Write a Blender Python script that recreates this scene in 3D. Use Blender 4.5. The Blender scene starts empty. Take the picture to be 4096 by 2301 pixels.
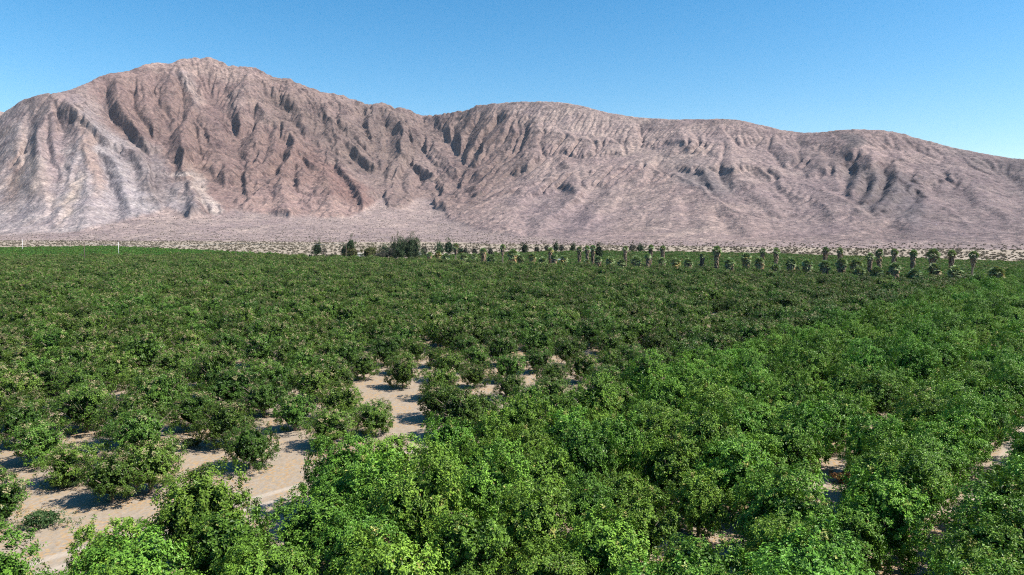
import bpy, math, random
import numpy as np
from mathutils import Vector

# ---------------------------------------------------------------- camera, sky, sun, exposure
scene = bpy.context.scene
COL = scene.collection
SUN_EL, SUN_AZ = math.radians(47), math.radians(102)     # azimuth clockwise from the view direction (+Y): sun high on the right
cam_data = bpy.data.cameras.new('camera'); cam = bpy.data.objects.new('camera', cam_data); COL.objects.link(cam)
cam_data.sensor_width = 36.0; cam_data.lens = 683.0 / 1024 * 36
cam.location = (0, 0, 20.0); cam.rotation_euler = (math.radians(90) - math.atan((287.5 - 230) / 683.0), 0, 0)
cam_data.clip_start = 0.5; cam_data.clip_end = 40000
scene.camera = cam
world = bpy.data.worlds.new('World'); scene.world = world; world.use_nodes = True
wn = world.node_tree.nodes; wl = world.node_tree.links
sky = wn.new('ShaderNodeTexSky'); sky.sky_type = 'NISHITA'; sky.sun_disc = False
sky.sun_elevation = SUN_EL; sky.sun_rotation = SUN_AZ; sky.altitude = 200; sky.air_density = 1.0; sky.dust_density = 0.6; sky.ozone_density = 2.0
hue = wn.new('ShaderNodeHueSaturation'); hue.inputs['Hue'].default_value = .492; hue.inputs['Saturation'].default_value = 1.45
wl.new(sky.outputs[0], hue.inputs['Color']); wl.new(hue.outputs[0], wn['Background'].inputs['Color']); wn['Background'].inputs['Strength'].default_value = 0.088
sun_data = bpy.data.lights.new('sun', 'SUN'); sun_data.energy = 5.0; sun_data.angle = math.radians(.55); sun_data.color = (1.0, .945, .87)
sun = bpy.data.objects.new('sun', sun_data); COL.objects.link(sun)
sun.rotation_euler = Vector((-math.cos(SUN_EL) * math.sin(SUN_AZ), -math.cos(SUN_EL) * math.cos(SUN_AZ), -math.sin(SUN_EL))).to_track_quat('-Z', 'Y').to_euler()
vs = scene.view_settings; vs.view_transform = 'Standard'; vs.look = 'None'; vs.gamma = 1; vs.exposure = 1.0; vs.use_curve_mapping = False
scene.cycles.filter_width = 1.1; scene.cycles.use_denoising = False; scene.cycles.max_bounces = 5; scene.cycles.diffuse_bounces = 2; scene.cycles.glossy_bounces = 2; scene.cycles.transmission_bounces = 3
scene.cycles.volume_bounces = 0; scene.cycles.caustics_reflective = False; scene.cycles.caustics_refractive = False

# ---------------------------------------------------------------- helpers
def srgb(*c):
    return tuple((v / 255 / 12.92) if v <= 10 else ((v / 255 + .055) / 1.055) ** 2.4 for v in c)

def tag(o, label=None, cat=None, group=None, kind=None):
    if label: o['label'] = label
    if cat: o['category'] = cat
    if group: o['group'] = group
    if kind: o['kind'] = kind
    return o

def empty(name, loc, rz=0.0, scale=1.0):
    o = bpy.data.objects.new(name, None); o.location = loc; o.rotation_euler = (0, 0, rz)
    o.scale = (scale,) * 3 if np.isscalar(scale) else scale
    o.empty_display_size = .3; COL.objects.link(o); return o

def mesh_np(name, V, F, mat, attr=None, smooth=True):
    """V (n,3); F (m,k) one polygon size, or a list of such arrays; attr: name -> (n,) floats or (n,3/4) colours on points."""
    V = np.asarray(V, np.float32); Fs = F if isinstance(F, list) else [F]
    Fs = [np.asarray(f, np.int32) for f in Fs if len(f)]
    me = bpy.data.meshes.new(name); me.vertices.add(len(V)); me.vertices.foreach_set('co', V.ravel())
    loops = np.concatenate([f.ravel() for f in Fs]); tot = np.concatenate([np.full(len(f), f.shape[1], np.int32) for f in Fs])
    st = np.concatenate([[0], np.cumsum(tot)[:-1]]).astype(np.int32)
    me.loops.add(len(loops)); me.loops.foreach_set('vertex_index', loops)
    me.polygons.add(len(tot)); me.polygons.foreach_set('loop_start', st)
    me.polygons.foreach_set('use_smooth', np.full(len(tot), smooth, bool))
    me.update(calc_edges=True)
    for k, a in (attr or {}).items():
        a = np.asarray(a, np.float32)
        if a.ndim == 1:
            me.attributes.new(k, 'FLOAT', 'POINT').data.foreach_set('value', a)
        else:
            if a.shape[1] == 3: a = np.concatenate([a, np.ones((len(a), 1), np.float32)], 1)
            me.attributes.new(k, 'FLOAT_COLOR', 'POINT').data.foreach_set('color', a.ravel())
    if mat: me.materials.append(mat)
    return me

def obj(name, me, parent=None):
    o = bpy.data.objects.new(name, me); COL.objects.link(o)
    if parent: o.parent = parent
    return o

class Geo:
    """collects tubes, boxes and quads into one mesh"""
    def __init__(s): s.v = []; s.q = []; s.t = []; s.n = 0
    def add(s, v, q=(), t=()):
        v = np.asarray(v, np.float32); s.v.append(v)
        if len(q): s.q.append(np.asarray(q, np.int32).reshape(-1, 4) + s.n)
        if len(t): s.t.append(np.asarray(t, np.int32).reshape(-1, 3) + s.n)
        s.n += len(v)
    def tube(s, P, R, k=7, cap=True):
        P = np.asarray(P, float); R = np.broadcast_to(R, (len(P),)); T = np.gradient(P, axis=0); T /= np.linalg.norm(T, axis=1)[:, None] + 1e-9
        a = np.arange(k) * 2 * np.pi / k; vs_ = []
        for p, t, r in zip(P, T, R):
            u = np.cross(t, (0.3, .9, .1) if abs(t[2]) > .8 else (0, 0, 1)); u /= np.linalg.norm(u); w = np.cross(t, u)
            vs_.append(p + r * (np.cos(a)[:, None] * u + np.sin(a)[:, None] * w))
        n = len(P); q = [(i * k + j, i * k + (j + 1) % k, (i + 1) * k + (j + 1) % k, (i + 1) * k + j) for i in range(n - 1) for j in range(k)]
        v = np.concatenate(vs_); t = []
        if cap:
            v = np.concatenate([v, P[-1:]]); t = [((n - 1) * k + j, (n - 1) * k + (j + 1) % k, n * k) for j in range(k)]
        s.add(v, q, t)
    def box(s, c, d):
        c = np.asarray(c, float); d = np.asarray(d, float) / 2
        v = [c + d * np.array(m) for m in ((-1, -1, -1), (1, -1, -1), (1, 1, -1), (-1, 1, -1), (-1, -1, 1), (1, -1, 1), (1, 1, 1), (-1, 1, 1))]
        s.add(v, [(0, 3, 2, 1), (4, 5, 6, 7), (0, 1, 5, 4), (1, 2, 6, 5), (2, 3, 7, 6), (3, 0, 4, 7)])
    def mesh(s, name, mat, smooth=True):
        return mesh_np(name, np.concatenate(s.v), [np.concatenate(x) for x in (s.q, s.t) if x], mat, smooth=smooth)

def material(name):
    m = bpy.data.materials.new(name); m.use_nodes = True; nt = m.node_tree
    return m, nt.nodes, nt.links, nt.nodes['Principled BSDF']

def node(nn, typ, **kw):
    n = nn.new(typ)
    for k, v in kw.items(): setattr(n, k, v)
    return n

def mixrgb(nn, ll, fac, a, b, blend='MIX'):
    n = nn.new('ShaderNodeMix'); n.data_type = 'RGBA'; n.blend_type = blend
    for sock, val in ((n.inputs[0], fac), (n.inputs[6], a), (n.inputs[7], b)):
        if hasattr(val, 'is_output'): ll.new(val, sock)
        else: sock.default_value = val if not isinstance(val, tuple) else (*val[:3], 1)
    return n.outputs[2]

def noise_fac(nn, ll, vec, scale, detail=3, lo=.35, hi=.65, rough=.55, dist=0.0):
    n = nn.new('ShaderNodeTexNoise'); n.inputs['Scale'].default_value = scale; n.inputs['Detail'].default_value = detail
    n.inputs['Roughness'].default_value = rough; n.inputs['Distortion'].default_value = dist
    if vec: ll.new(vec, n.inputs['Vector'])
    r = nn.new('ShaderNodeMapRange'); r.inputs[1].default_value = lo; r.inputs[2].default_value = hi
    ll.new(n.outputs['Fac'], r.inputs[0]); return r.outputs[0]

def plain(name, col, rough=.8, var=.15, scale=6.0):
    m, nn, ll, b = material(name)
    tc = nn.new('ShaderNodeTexCoord'); f = noise_fac(nn, ll, tc.outputs['Object'], scale)
    c = mixrgb(nn, ll, f, tuple(v * (1 - var) for v in col), tuple(min(1, v * (1 + var)) for v in col))
    ll.new(c, b.inputs['Base Color']); b.inputs['Roughness'].default_value = rough; return m

def at(px, py, z=0.0):
    """point of height z seen at pixel (px, py) of the 1024 x 575 frame"""
    d = (20.0 - z) * 683.0 / (py - 230.0)
    return (px - 512) / 683.0 * d, d
# ---------------------------------------------------------------- mountains: traced relief -> height field
FPX, HORIZ, CAMZ = 683.0, 230.0, 20.0          # focal length in px of a 1024 px wide frame, horizon row, eye height

def tl(tile, pts):
    ox, oy, s = {1: (0, 90, .11056), 2: (125, 60, .11056), 3: (225, 90, .11056), 4: (375, 95, .11056),
                 5: (550, 100, .11056), 6: (675, 110, .1037), 7: (824, 125, .0933)}[tile]
    return [(ox + s * a, oy + s * b) for a, b in pts]

SKY = [(a * .3975, b * .3975) for a, b in [(-400, 420), (-200, 372), (-80, 345), (0, 318), (30, 290), (70, 262), (110, 250), (150, 244), (200, 232), (250, 215),
    (300, 195), (340, 188), (390, 175), (420, 170), (460, 167), (485, 160), (520, 158), (555, 164), (590, 180), (615, 182),
    (640, 180), (660, 186), (690, 205), (715, 212), (740, 210), (765, 220), (800, 232), (850, 245), (915, 268), (925, 270),
    (970, 270), (1010, 280), (1040, 292), (1070, 303), (1090, 302), (1120, 297), (1165, 290), (1200, 276), (1240, 268),
    (1300, 264), (1370, 262), (1430, 267), (1480, 278), (1530, 292), (1580, 298), (1630, 303), (1680, 306), (1740, 306),
    (1800, 305), (1850, 308), (1900, 318), (1950, 330), (2000, 337), (2050, 338), (2100, 333), (2200, 333), (2240, 338),
    (2300, 352), (2350, 366), (2400, 380), (2450, 390), (2500, 398), (2545, 405), (2576, 408), (2700, 420), (3000, 455)]]
RIDGES = [(s, tl(t, p)) for t, s, p in [
    (1, 1, [(520, 70), (650, 120), (780, 270), (900, 350), (1090, 480), (1240, 600), (1360, 730), (1400, 850), (1440, 980), (1480, 1100)]),
    (1, .5, [(520, 70), (480, 250), (350, 520), (350, 650), (400, 800), (470, 980), (480, 1090)]),
    (1, .5, [(520, 70), (300, 140), (100, 290), (0, 350)]), (1, .4, [(200, 370), (180, 560), (60, 780), (0, 900)]),
    (1, .5, [(790, 340), (830, 560), (850, 650), (950, 760), (920, 900), (860, 1100)]),
    (1, .45, [(830, 500), (700, 680), (700, 860), (640, 1000), (560, 1160)]),
    (1, .4, [(1000, 560), (1120, 800), (1200, 960), (1230, 1120)]),
    (2, .9, [(60, 190), (80, 300), (60, 480), (130, 560), (150, 700), (240, 840)]),
    (2, .5, [(180, 260), (250, 400), (300, 520), (330, 640)]), (2, .7, [(460, 240), (440, 380), (450, 450), (500, 560)]),
    (2, 1, [(560, 120), (680, 330), (650, 450), (600, 600), (590, 820), (580, 1010), (600, 1100), (640, 1250), (680, 1440)]),
    (2, .6, [(650, 500), (720, 640), (840, 780), (950, 930), (1010, 1040)]), (2, .6, [(600, 1030), (700, 1200), (780, 1330), (880, 1420)]),
    (2, .5, [(560, 1060), (500, 1180), (400, 1320)]),
    (2, .8, [(1100, 330), (1060, 430), (1050, 560), (1090, 600)]), (2, .9, [(1370, 530), (1260, 680), (1220, 740), (1240, 830), (1190, 930)]),
    (2, 1, [(1130, 300), (1250, 430), (1370, 530), (1480, 620), (1580, 740), (1600, 800), (1700, 880), (1809, 960)]),
    (2, 1, [(1580, 820), (1480, 930), (1380, 1060), (1290, 1140), (1130, 1290), (1050, 1340)]),
    (2, .7, [(1480, 640), (1420, 700), (1350, 850), (1200, 990), (1140, 1050), (1110, 1200), (1130, 1290)]),
    (2, .7, [(1400, 1080), (1430, 1200), (1500, 1440)]), (2, .5, [(1600, 800), (1630, 980), (1610, 1100)]),
    (2, .5, [(1400, 330), (1600, 400), (1809, 440)]),
    (3, 1, [(440, 260), (600, 350), (700, 420), (830, 460), (930, 550), (1030, 630), (1060, 740), (1180, 880), (1290, 990), (1340, 1050)]),
    (3, .8, [(680, 540), (780, 650), (870, 740), (960, 830), (980, 900), (940, 1000), (960, 1100)]),
    (3, .6, [(940, 840), (870, 920), (830, 1010)]), (3, .5, [(770, 230), (740, 340), (800, 400)]),
    (3, .8, [(900, 210), (1010, 330), (1060, 450), (1150, 520), (1240, 610), (1390, 730)]),
    (3, .6, [(1130, 200), (1100, 330), (1200, 440), (1270, 560)]), (3, .6, [(1330, 250), (1310, 380), (1290, 480)]),
    (4, 1, [(150, 150), (240, 250), (260, 330), (230, 480), (260, 580), (330, 590), (400, 650), (480, 720), (560, 760), (640, 860)]),
    (4, .8, [(260, 580), (230, 640), (200, 760), (190, 850), (110, 930)]), (4, .4, [(330, 780), (360, 900), (300, 960)]),
    (4, .5, [(560, 740), (560, 800), (600, 880)]), (4, .5, [(190, 960), (170, 1000), (210, 1060)]),
    (4, .9, [(220, 190), (350, 300), (480, 420), (600, 540), (700, 610), (750, 690)]),
    (4, .6, [(860, 210), (850, 300), (800, 400), (790, 480)]), (4, .6, [(1100, 210), (1020, 330), (950, 420), (890, 560)]),
    (4, .6, [(640, 260), (680, 320), (690, 400)]),
    (4, 1, [(1210, 210), (1150, 330), (1060, 420), (990, 480), (970, 560), (940, 620)]),
    (4, .6, [(1270, 250), (1250, 400), (1190, 520), (1080, 600), (1010, 650), (850, 720), (790, 790)]),
    (4, .5, [(1400, 330), (1360, 440), (1290, 540)]),
    (4, 1, [(1330, 562), (1180, 620), (1080, 700), (990, 760), (880, 830), (760, 850), (640, 920), (560, 980), (540, 1040)]),
    (4, 1, [(1790, 710), (1600, 760), (1440, 800), (1300, 850), (1170, 890), (1040, 950), (900, 1020), (780, 1080), (680, 1140)]),
    (4, .7, [(1809, 900), (1640, 1060), (1500, 1190), (1400, 1290)]), (4, .4, [(1300, 1000), (1200, 1100), (1260, 1230)]),
    (5, .5, [(0, 320), (200, 330), (480, 350), (640, 390)]), (5, .5, [(1010, 395), (1130, 390), (1300, 400), (1600, 430)]),
    (5, .9, [(150, 650), (300, 650), (600, 620), (850, 620), (1130, 720), (1280, 790), (1400, 860), (1560, 950), (1650, 1000), (1809, 1080)]),
    (5, .6, [(560, 900), (430, 1060), (300, 1180), (250, 1250)]), (5, .5, [(880, 970), (800, 1100), (620, 1180), (400, 1290)]),
    (5, .4, [(900, 1090), (1100, 1060), (1250, 1060), (1400, 1100)]), (5, .3, [(1230, 1080), (1240, 1250)]), (5, .3, [(1370, 1080), (1360, 1250)]),
    (6, .9, [(0, 580), (330, 580), (600, 560), (800, 540), (950, 580), (1100, 650), (1230, 700), (1400, 770), (1550, 850), (1700, 920), (1800, 990), (1929, 1090)]),
    (6, .4, [(1010, 530), (1060, 480), (1400, 490)]), (6, .5, [(1240, 640), (1340, 540), (1500, 520)]), (6, .4, [(1330, 290), (1550, 310), (1700, 350)]),
    (6, .3, [(330, 590), (330, 740)]), (6, .3, [(640, 600), (760, 780), (900, 900)]),
    (7, .9, [(700, 570), (830, 600), (900, 680), (1060, 740), (1200, 830), (1330, 930), (1500, 1040), (1700, 1160), (1850, 1230)]),
    (7, .8, [(760, 570), (690, 640), (640, 740), (560, 840), (490, 930)]), (7, .8, [(480, 460), (330, 620), (210, 750)]),
    (7, .6, [(520, 600), (460, 760), (400, 850)]), (7, .4, [(1100, 860), (950, 960), (880, 1040)]),
    (7, .5, [(1600, 800), (1750, 880), (1900, 970), (2144, 1120)]), (7, .4, [(860, 580), (1100, 560), (1400, 600)]), (7, .4, [(2000, 420), (2100, 400), (2200, 405)])]]
VALLEYS = [(s, tl(t, p)) for t, s, p in [
    (1, 1, [(1070, 0), (1040, 130), (1085, 300), (1200, 470), (1300, 600), (1400, 690), (1425, 800), (1465, 930), (1490, 1050), (1510, 1090)]),
    (1, .4, [(480, 380), (560, 700), (540, 900), (520, 1050), (490, 1180)]), (1, .6, [(1000, 700), (1030, 790), (1040, 900), (1060, 1050), (1060, 1200)]),
    (1, .4, [(640, 420), (640, 620), (650, 800), (600, 950)]), (1, .4, [(320, 300), (280, 650), (170, 770), (60, 1000)]),
    (1, .4, [(1080, 520), (1200, 780), (1290, 900)]),
    (2, .6, [(150, 260), (190, 480), (290, 680), (300, 740)]),
    (2, 1, [(350, 250), (395, 350), (395, 460), (470, 565), (420, 640), (310, 760), (290, 830), (270, 900), (260, 1000), (300, 1140), (340, 1290), (380, 1340)]),
    (2, .6, [(600, 250), (560, 400), (500, 470), (470, 560)]), (2, .6, [(500, 1020), (450, 1120), (350, 1280)]),
    (2, 1, [(700, 260), (790, 400), (990, 600), (1000, 690), (1030, 860), (1150, 960), (1090, 1080), (1060, 1200), (1110, 1270), (1000, 1370)]),
    (2, .5, [(690, 560), (760, 720), (900, 830), (1030, 860)]), (2, .5, [(640, 1020), (800, 1150), (900, 1270), (1000, 1360)]),
    (2, .7, [(1230, 400), (1150, 560), (1110, 690), (1010, 750)]), (2, .7, [(1440, 760), (1440, 900), (1330, 1060), (1280, 1130), (1180, 1230)]),
    (2, .6, [(1520, 1000), (1600, 1250), (1700, 1400)]), (2, .6, [(1300, 640), (1290, 760), (1160, 950)]),
    (3, .9, [(450, 150), (580, 280), (740, 420), (830, 485), (960, 560), (1020, 610), (1120, 640), (1250, 730), (1400, 830)]),
    (3, .5, [(760, 560), (880, 680), (1010, 800), (1100, 930)]), (3, .5, [(710, 620), (790, 780), (820, 1000)]),
    (3, .6, [(830, 230), (820, 330), (830, 470)]), (3, .6, [(900, 290), (900, 350), (850, 440)]), (3, .5, [(1020, 260), (1080, 420), (1120, 490)]),
    (3, 1, [(1220, 200), (1220, 280), (1280, 430), (1300, 560), (1350, 660), (1400, 700), (1420, 800), (1460, 870), (1440, 950), (1460, 990)]),
    (3, .8, [(1440, 260), (1390, 370), (1350, 460), (1330, 560), (1350, 650)]), (3, .6, [(1500, 400), (1480, 520), (1400, 680)]),
    (3, .6, [(1660, 690), (1600, 790), (1520, 900)]),
    (4, 1, [(470, 235), (620, 350), (690, 480), (720, 570), (770, 660), (790, 720), (760, 790), (720, 840), (640, 890), (560, 960)]),
    (4, .8, [(790, 230), (720, 330), (715, 430), (760, 520), (800, 600), (800, 690)]), (4, .7, [(950, 230), (920, 330), (860, 420), (810, 560)]),
    (4, .8, [(1120, 220), (1080, 340), (990, 430), (930, 550), (860, 640), (800, 700)]), (4, .5, [(620, 260), (650, 350), (690, 440)]),
    (4, .8, [(1360, 330), (1300, 440), (1250, 560), (1190, 600), (1090, 680), (1000, 740), (800, 830)]), (4, .6, [(1290, 320), (1230, 480), (1100, 580), (960, 640)]),
    (4, .8, [(1809, 640), (1500, 760), (1280, 790), (1200, 850), (1050, 920), (960, 950), (830, 1020), (740, 1060)]),
    (4, .7, [(1620, 900), (1440, 1030), (1330, 1120), (1380, 1290)]), (4, .6, [(1809, 1060), (1680, 1160), (1560, 1290)]),
    (4, .6, [(560, 780), (560, 860), (600, 900)]), (4, .5, [(420, 800), (380, 960)]),
    (5, .5, [(1000, 400), (930, 470), (820, 520), (600, 560), (400, 600), (150, 620)]), (5, .4, [(0, 280), (300, 310), (560, 350), (800, 480)]),
    (5, .8, [(960, 640), (1150, 680), (1350, 780), (1430, 830), (1580, 940), (1809, 1000)]), (5, .6, [(380, 880), (250, 1000), (130, 1110), (0, 1210)]),
    (5, .5, [(600, 960), (540, 1130), (400, 1250)]), (5, .5, [(870, 980), (820, 1060), (640, 1160)]), (5, .3, [(860, 220), (900, 320), (1000, 430)]),
    (5, .3, [(1300, 1080), (1300, 1270)]), (5, .4, [(1550, 1080), (1600, 1250)]), (5, .3, [(1380, 560), (1100, 580), (960, 600)]),
    (6, .7, [(0, 600), (130, 700), (300, 800), (450, 890), (600, 950), (760, 985), (1000, 1040), (1200, 1100)]),
    (6, .6, [(560, 370), (760, 440), (940, 510), (1010, 540), (1230, 655), (1420, 740), (1600, 830)]), (6, .4, [(400, 590), (480, 740), (700, 900)]),
    (6, .3, [(540, 120), (530, 250), (570, 370)]), (6, .3, [(300, 130), (260, 280), (420, 350)]), (6, .4, [(1100, 250), (1250, 350), (1400, 400), (1650, 540)]),
    (6, .3, [(760, 640), (960, 860), (1150, 960), (1300, 1060)]),
    (7, 1, [(200, 430), (205, 640), (180, 760), (290, 855), (380, 885), (470, 960), (560, 1080), (680, 1140), (800, 1180)]),
    (7, .7, [(620, 540), (570, 700), (520, 830), (400, 885)]), (7, .6, [(400, 560), (400, 700), (330, 830)]),
    (7, .5, [(960, 760), (900, 900), (700, 1060)]), (7, .5, [(1150, 700), (1400, 930), (1500, 1020), (1750, 1190)]),
    (7, .4, [(860, 580), (1000, 510), (1180, 470)]), (7, .5, [(1900, 560), (2000, 720), (2100, 900)]), (7, .3, [(600, 150), (700, 250)]), (7, .3, [(870, 230), (1000, 300)])]]
ROCKFOOT = [(-160, 240), (0, 237), (77, 232.6), (122, 222.7), (166, 211.6), (169, 208), (191, 219), (224, 216), (236, 212), (291, 218), (324, 219),
            (352, 218), (373, 207), (385, 200), (389, 210), (406, 210), (417, 201), (434, 203), (436, 210), (445, 212), (450, 221), (472, 229),
            (497, 235.4), (529, 238.7), (575, 241.5), (700, 244), (1024, 246), (1200, 248)]

def interp(pts, x):
    return np.interp(x, [p[0] for p in pts], [p[1] for p in pts])

def blur(a, n):
    for _ in range(n):
        a = np.pad(a, 1, mode='edge')
        a = (a[:-2, 1:-1] + a[2:, 1:-1] + a[1:-1, :-2] + a[1:-1, 2:] + 4 * a[1:-1, 1:-1]) / 8
    return a

def sample(a, i, j):
    i = np.clip(i, 0, a.shape[0] - 1.001); j = np.clip(j, 0, a.shape[1] - 1.001)
    i0 = i.astype(np.int32); j0 = j.astype(np.int32); fi = (i - i0).astype(np.float32); fj = (j - j0).astype(np.float32)
    return (a[i0, j0] * (1 - fi) + a[i0 + 1, j0] * fi) * (1 - fj) + (a[i0, j0 + 1] * (1 - fi) + a[i0 + 1, j0 + 1] * fi) * fj

def vnoise(x, y, seed):
    g = np.random.default_rng(seed).random((257, 257)).astype(np.float32)
    g[256] = g[0]; g[:, 256] = g[:, 0]
    xi = np.floor(x).astype(np.int64); yi = np.floor(y).astype(np.int64)
    fx = (x - xi).astype(np.float32); fy = (y - yi).astype(np.float32)
    fx = fx * fx * fx * (fx * (fx * 6 - 15) + 10); fy = fy * fy * fy * (fy * (fy * 6 - 15) + 10)
    xi &= 255; yi &= 255
    return ((g[yi, xi] * (1 - fx) + g[yi, xi + 1] * fx) * (1 - fy) + (g[yi + 1, xi] * (1 - fx) + g[yi + 1, xi + 1] * fx) * fy) * 2 - 1

def fbm(x, y, seed, octs=4, ridged=False, gain=.5):
    t = 0; amp = 1; tot = 0
    for k in range(octs):
        c, s = math.cos(k * 1.1 + .4), math.sin(k * 1.1 + .4)
        n = vnoise((x * c - y * s) * 2 ** k, (x * s + y * c) * 2 ** k, seed + k)
        t = t + amp * ((1 - 2 * np.abs(n)) if ridged else n); tot += amp; amp *= gain
    return t / tot

def worley(x, y, seed):
    """distance to the nearest and second nearest jittered cell point"""
    g = np.random.default_rng(seed).random((2, 256, 256)).astype(np.float32)
    xi = np.floor(x).astype(np.int64); yi = np.floor(y).astype(np.int64); f1 = np.full(x.shape, 9, np.float32); f2 = f1.copy()
    for dy in (-1, 0, 1):
        for dx in (-1, 0, 1):
            a, b = (xi + dx) & 255, (yi + dy) & 255
            d = np.hypot(xi + dx + g[0][b, a] - x, yi + dy + g[1][b, a] - y).astype(np.float32)
            f2 = np.minimum(f2, np.maximum(f1, d)); f1 = np.minimum(f1, d)
    return f1, f2

def line_field(lines, U, V, us):
    best = np.full(U.shape, 1e9, np.float32); st = np.zeros(U.shape, np.float32)
    for s, pts in lines:
        for (ax, ay), (bx, by) in zip(pts, pts[1:]):
            m = 80
            c0 = int(np.searchsorted(us, min(ax, bx) - m)); c1 = int(np.searchsorted(us, max(ax, bx) + m))
            if c1 <= c0: continue
            u = U[:, c0:c1]; v = V[:, c0:c1]; dx, dy = bx - ax, by - ay
            t = np.clip(((u - ax) * dx + (v - ay) * dy) / (dx * dx + dy * dy + 1e-9), 0, 1)
            d = np.hypot(u - ax - t * dx, v - ay - t * dy).astype(np.float32)
            b = best[:, c0:c1]; k = d < b
            b[k] = d[k]; st[:, c0:c1][k] = s
    return best, st

def erode(H, K, cell, drops, steps, seed, rate, dep):
    """many raindrops run downhill together; each cuts where it is below its load limit and drops silt on flats"""
    rng = np.random.default_rng(seed); ny, nx = H.shape; H = H.astype(np.float64)
    y = rng.random(drops) * (ny - 3) + 1; x = rng.random(drops) * (nx - 3) + 1
    keep = K[y.astype(int), x.astype(int)] > .1; y, x = y[keep], x[keep]; drops = len(x)
    vx = np.zeros(drops); vy = np.zeros(drops); sed = np.zeros(drops); sp = np.zeros(drops)
    for s in range(steps):
        i = y.astype(np.int64); j = x.astype(np.int64); fy = y - i; fx = x - j
        b = i * nx + j; F = H.ravel()
        h00 = F[b]; h01 = F[b + 1]; h10 = F[b + nx]; h11 = F[b + nx + 1]
        gx = ((h01 - h00) * (1 - fy) + (h11 - h10) * fy) / cell; gy = ((h10 - h00) * (1 - fx) + (h11 - h01) * fx) / cell
        h = (h00 * (1 - fx) + h01 * fx) * (1 - fy) + (h10 * (1 - fx) + h11 * fx) * fy
        vx = vx * .25 - gx * .75; vy = vy * .25 - gy * .75
        L = np.hypot(vx, vy) + 1e-9
        xn = np.clip(x + vx / L, 1, nx - 2.01); yn = np.clip(y + vy / L, 1, ny - 2.01)
        dh = h - sample64(H, yn, xn)
        sp = np.sqrt(np.clip(sp * sp * .9 + dh / cell, 0, 4))
        cap = np.maximum(dh / cell, .02) * sp * rate * min(1, s / 12)
        d = np.where(dh <= 0, -np.minimum(sed, -dh * .9), np.where(sed > cap, -(sed - cap) * dep, np.minimum((cap - sed) * .3 * K.ravel()[b], dh * .45)))
        sed += d
        w = -d
        H += np.clip(np.bincount(np.concatenate([b, b + 1, b + nx, b + nx + 1]),
                         np.concatenate([w * (1 - fx) * (1 - fy), w * fx * (1 - fy), w * (1 - fx) * fy, w * fx * fy]), minlength=nx * ny), -.30, .30).reshape(ny, nx)
        x, y = xn, yn
    return H.astype(np.float32)

def sample64(a, i, j):
    i0 = i.astype(np.int64); j0 = j.astype(np.int64); fi = i - i0; fj = j - j0; F = a.ravel(); b = i0 * a.shape[1] + j0; n = a.shape[1]
    return (F[b] * (1 - fi) + F[b + n] * fi) * (1 - fj) + (F[b + 1] * (1 - fi) + F[b + n + 1] * fi) * fj

FOOT = [(-160, 239.0), (0, 240.3), (256, 241.6), (512, 244.0), (768, 247.2), (1024, 250.0), (1200, 251.8)]
CREST = [(-160, 2200), (0, 2200), (60, 2150), (200, 2650), (330, 2800), (425, 3000), (540, 2600), (700, 2100), (850, 1750), (1024, 1450), (1200, 1250)]
EXPO = [(-160, .8), (100, .78), (200, .66), (430, .6), (560, .7), (700, .82), (1200, .85)]

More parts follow.
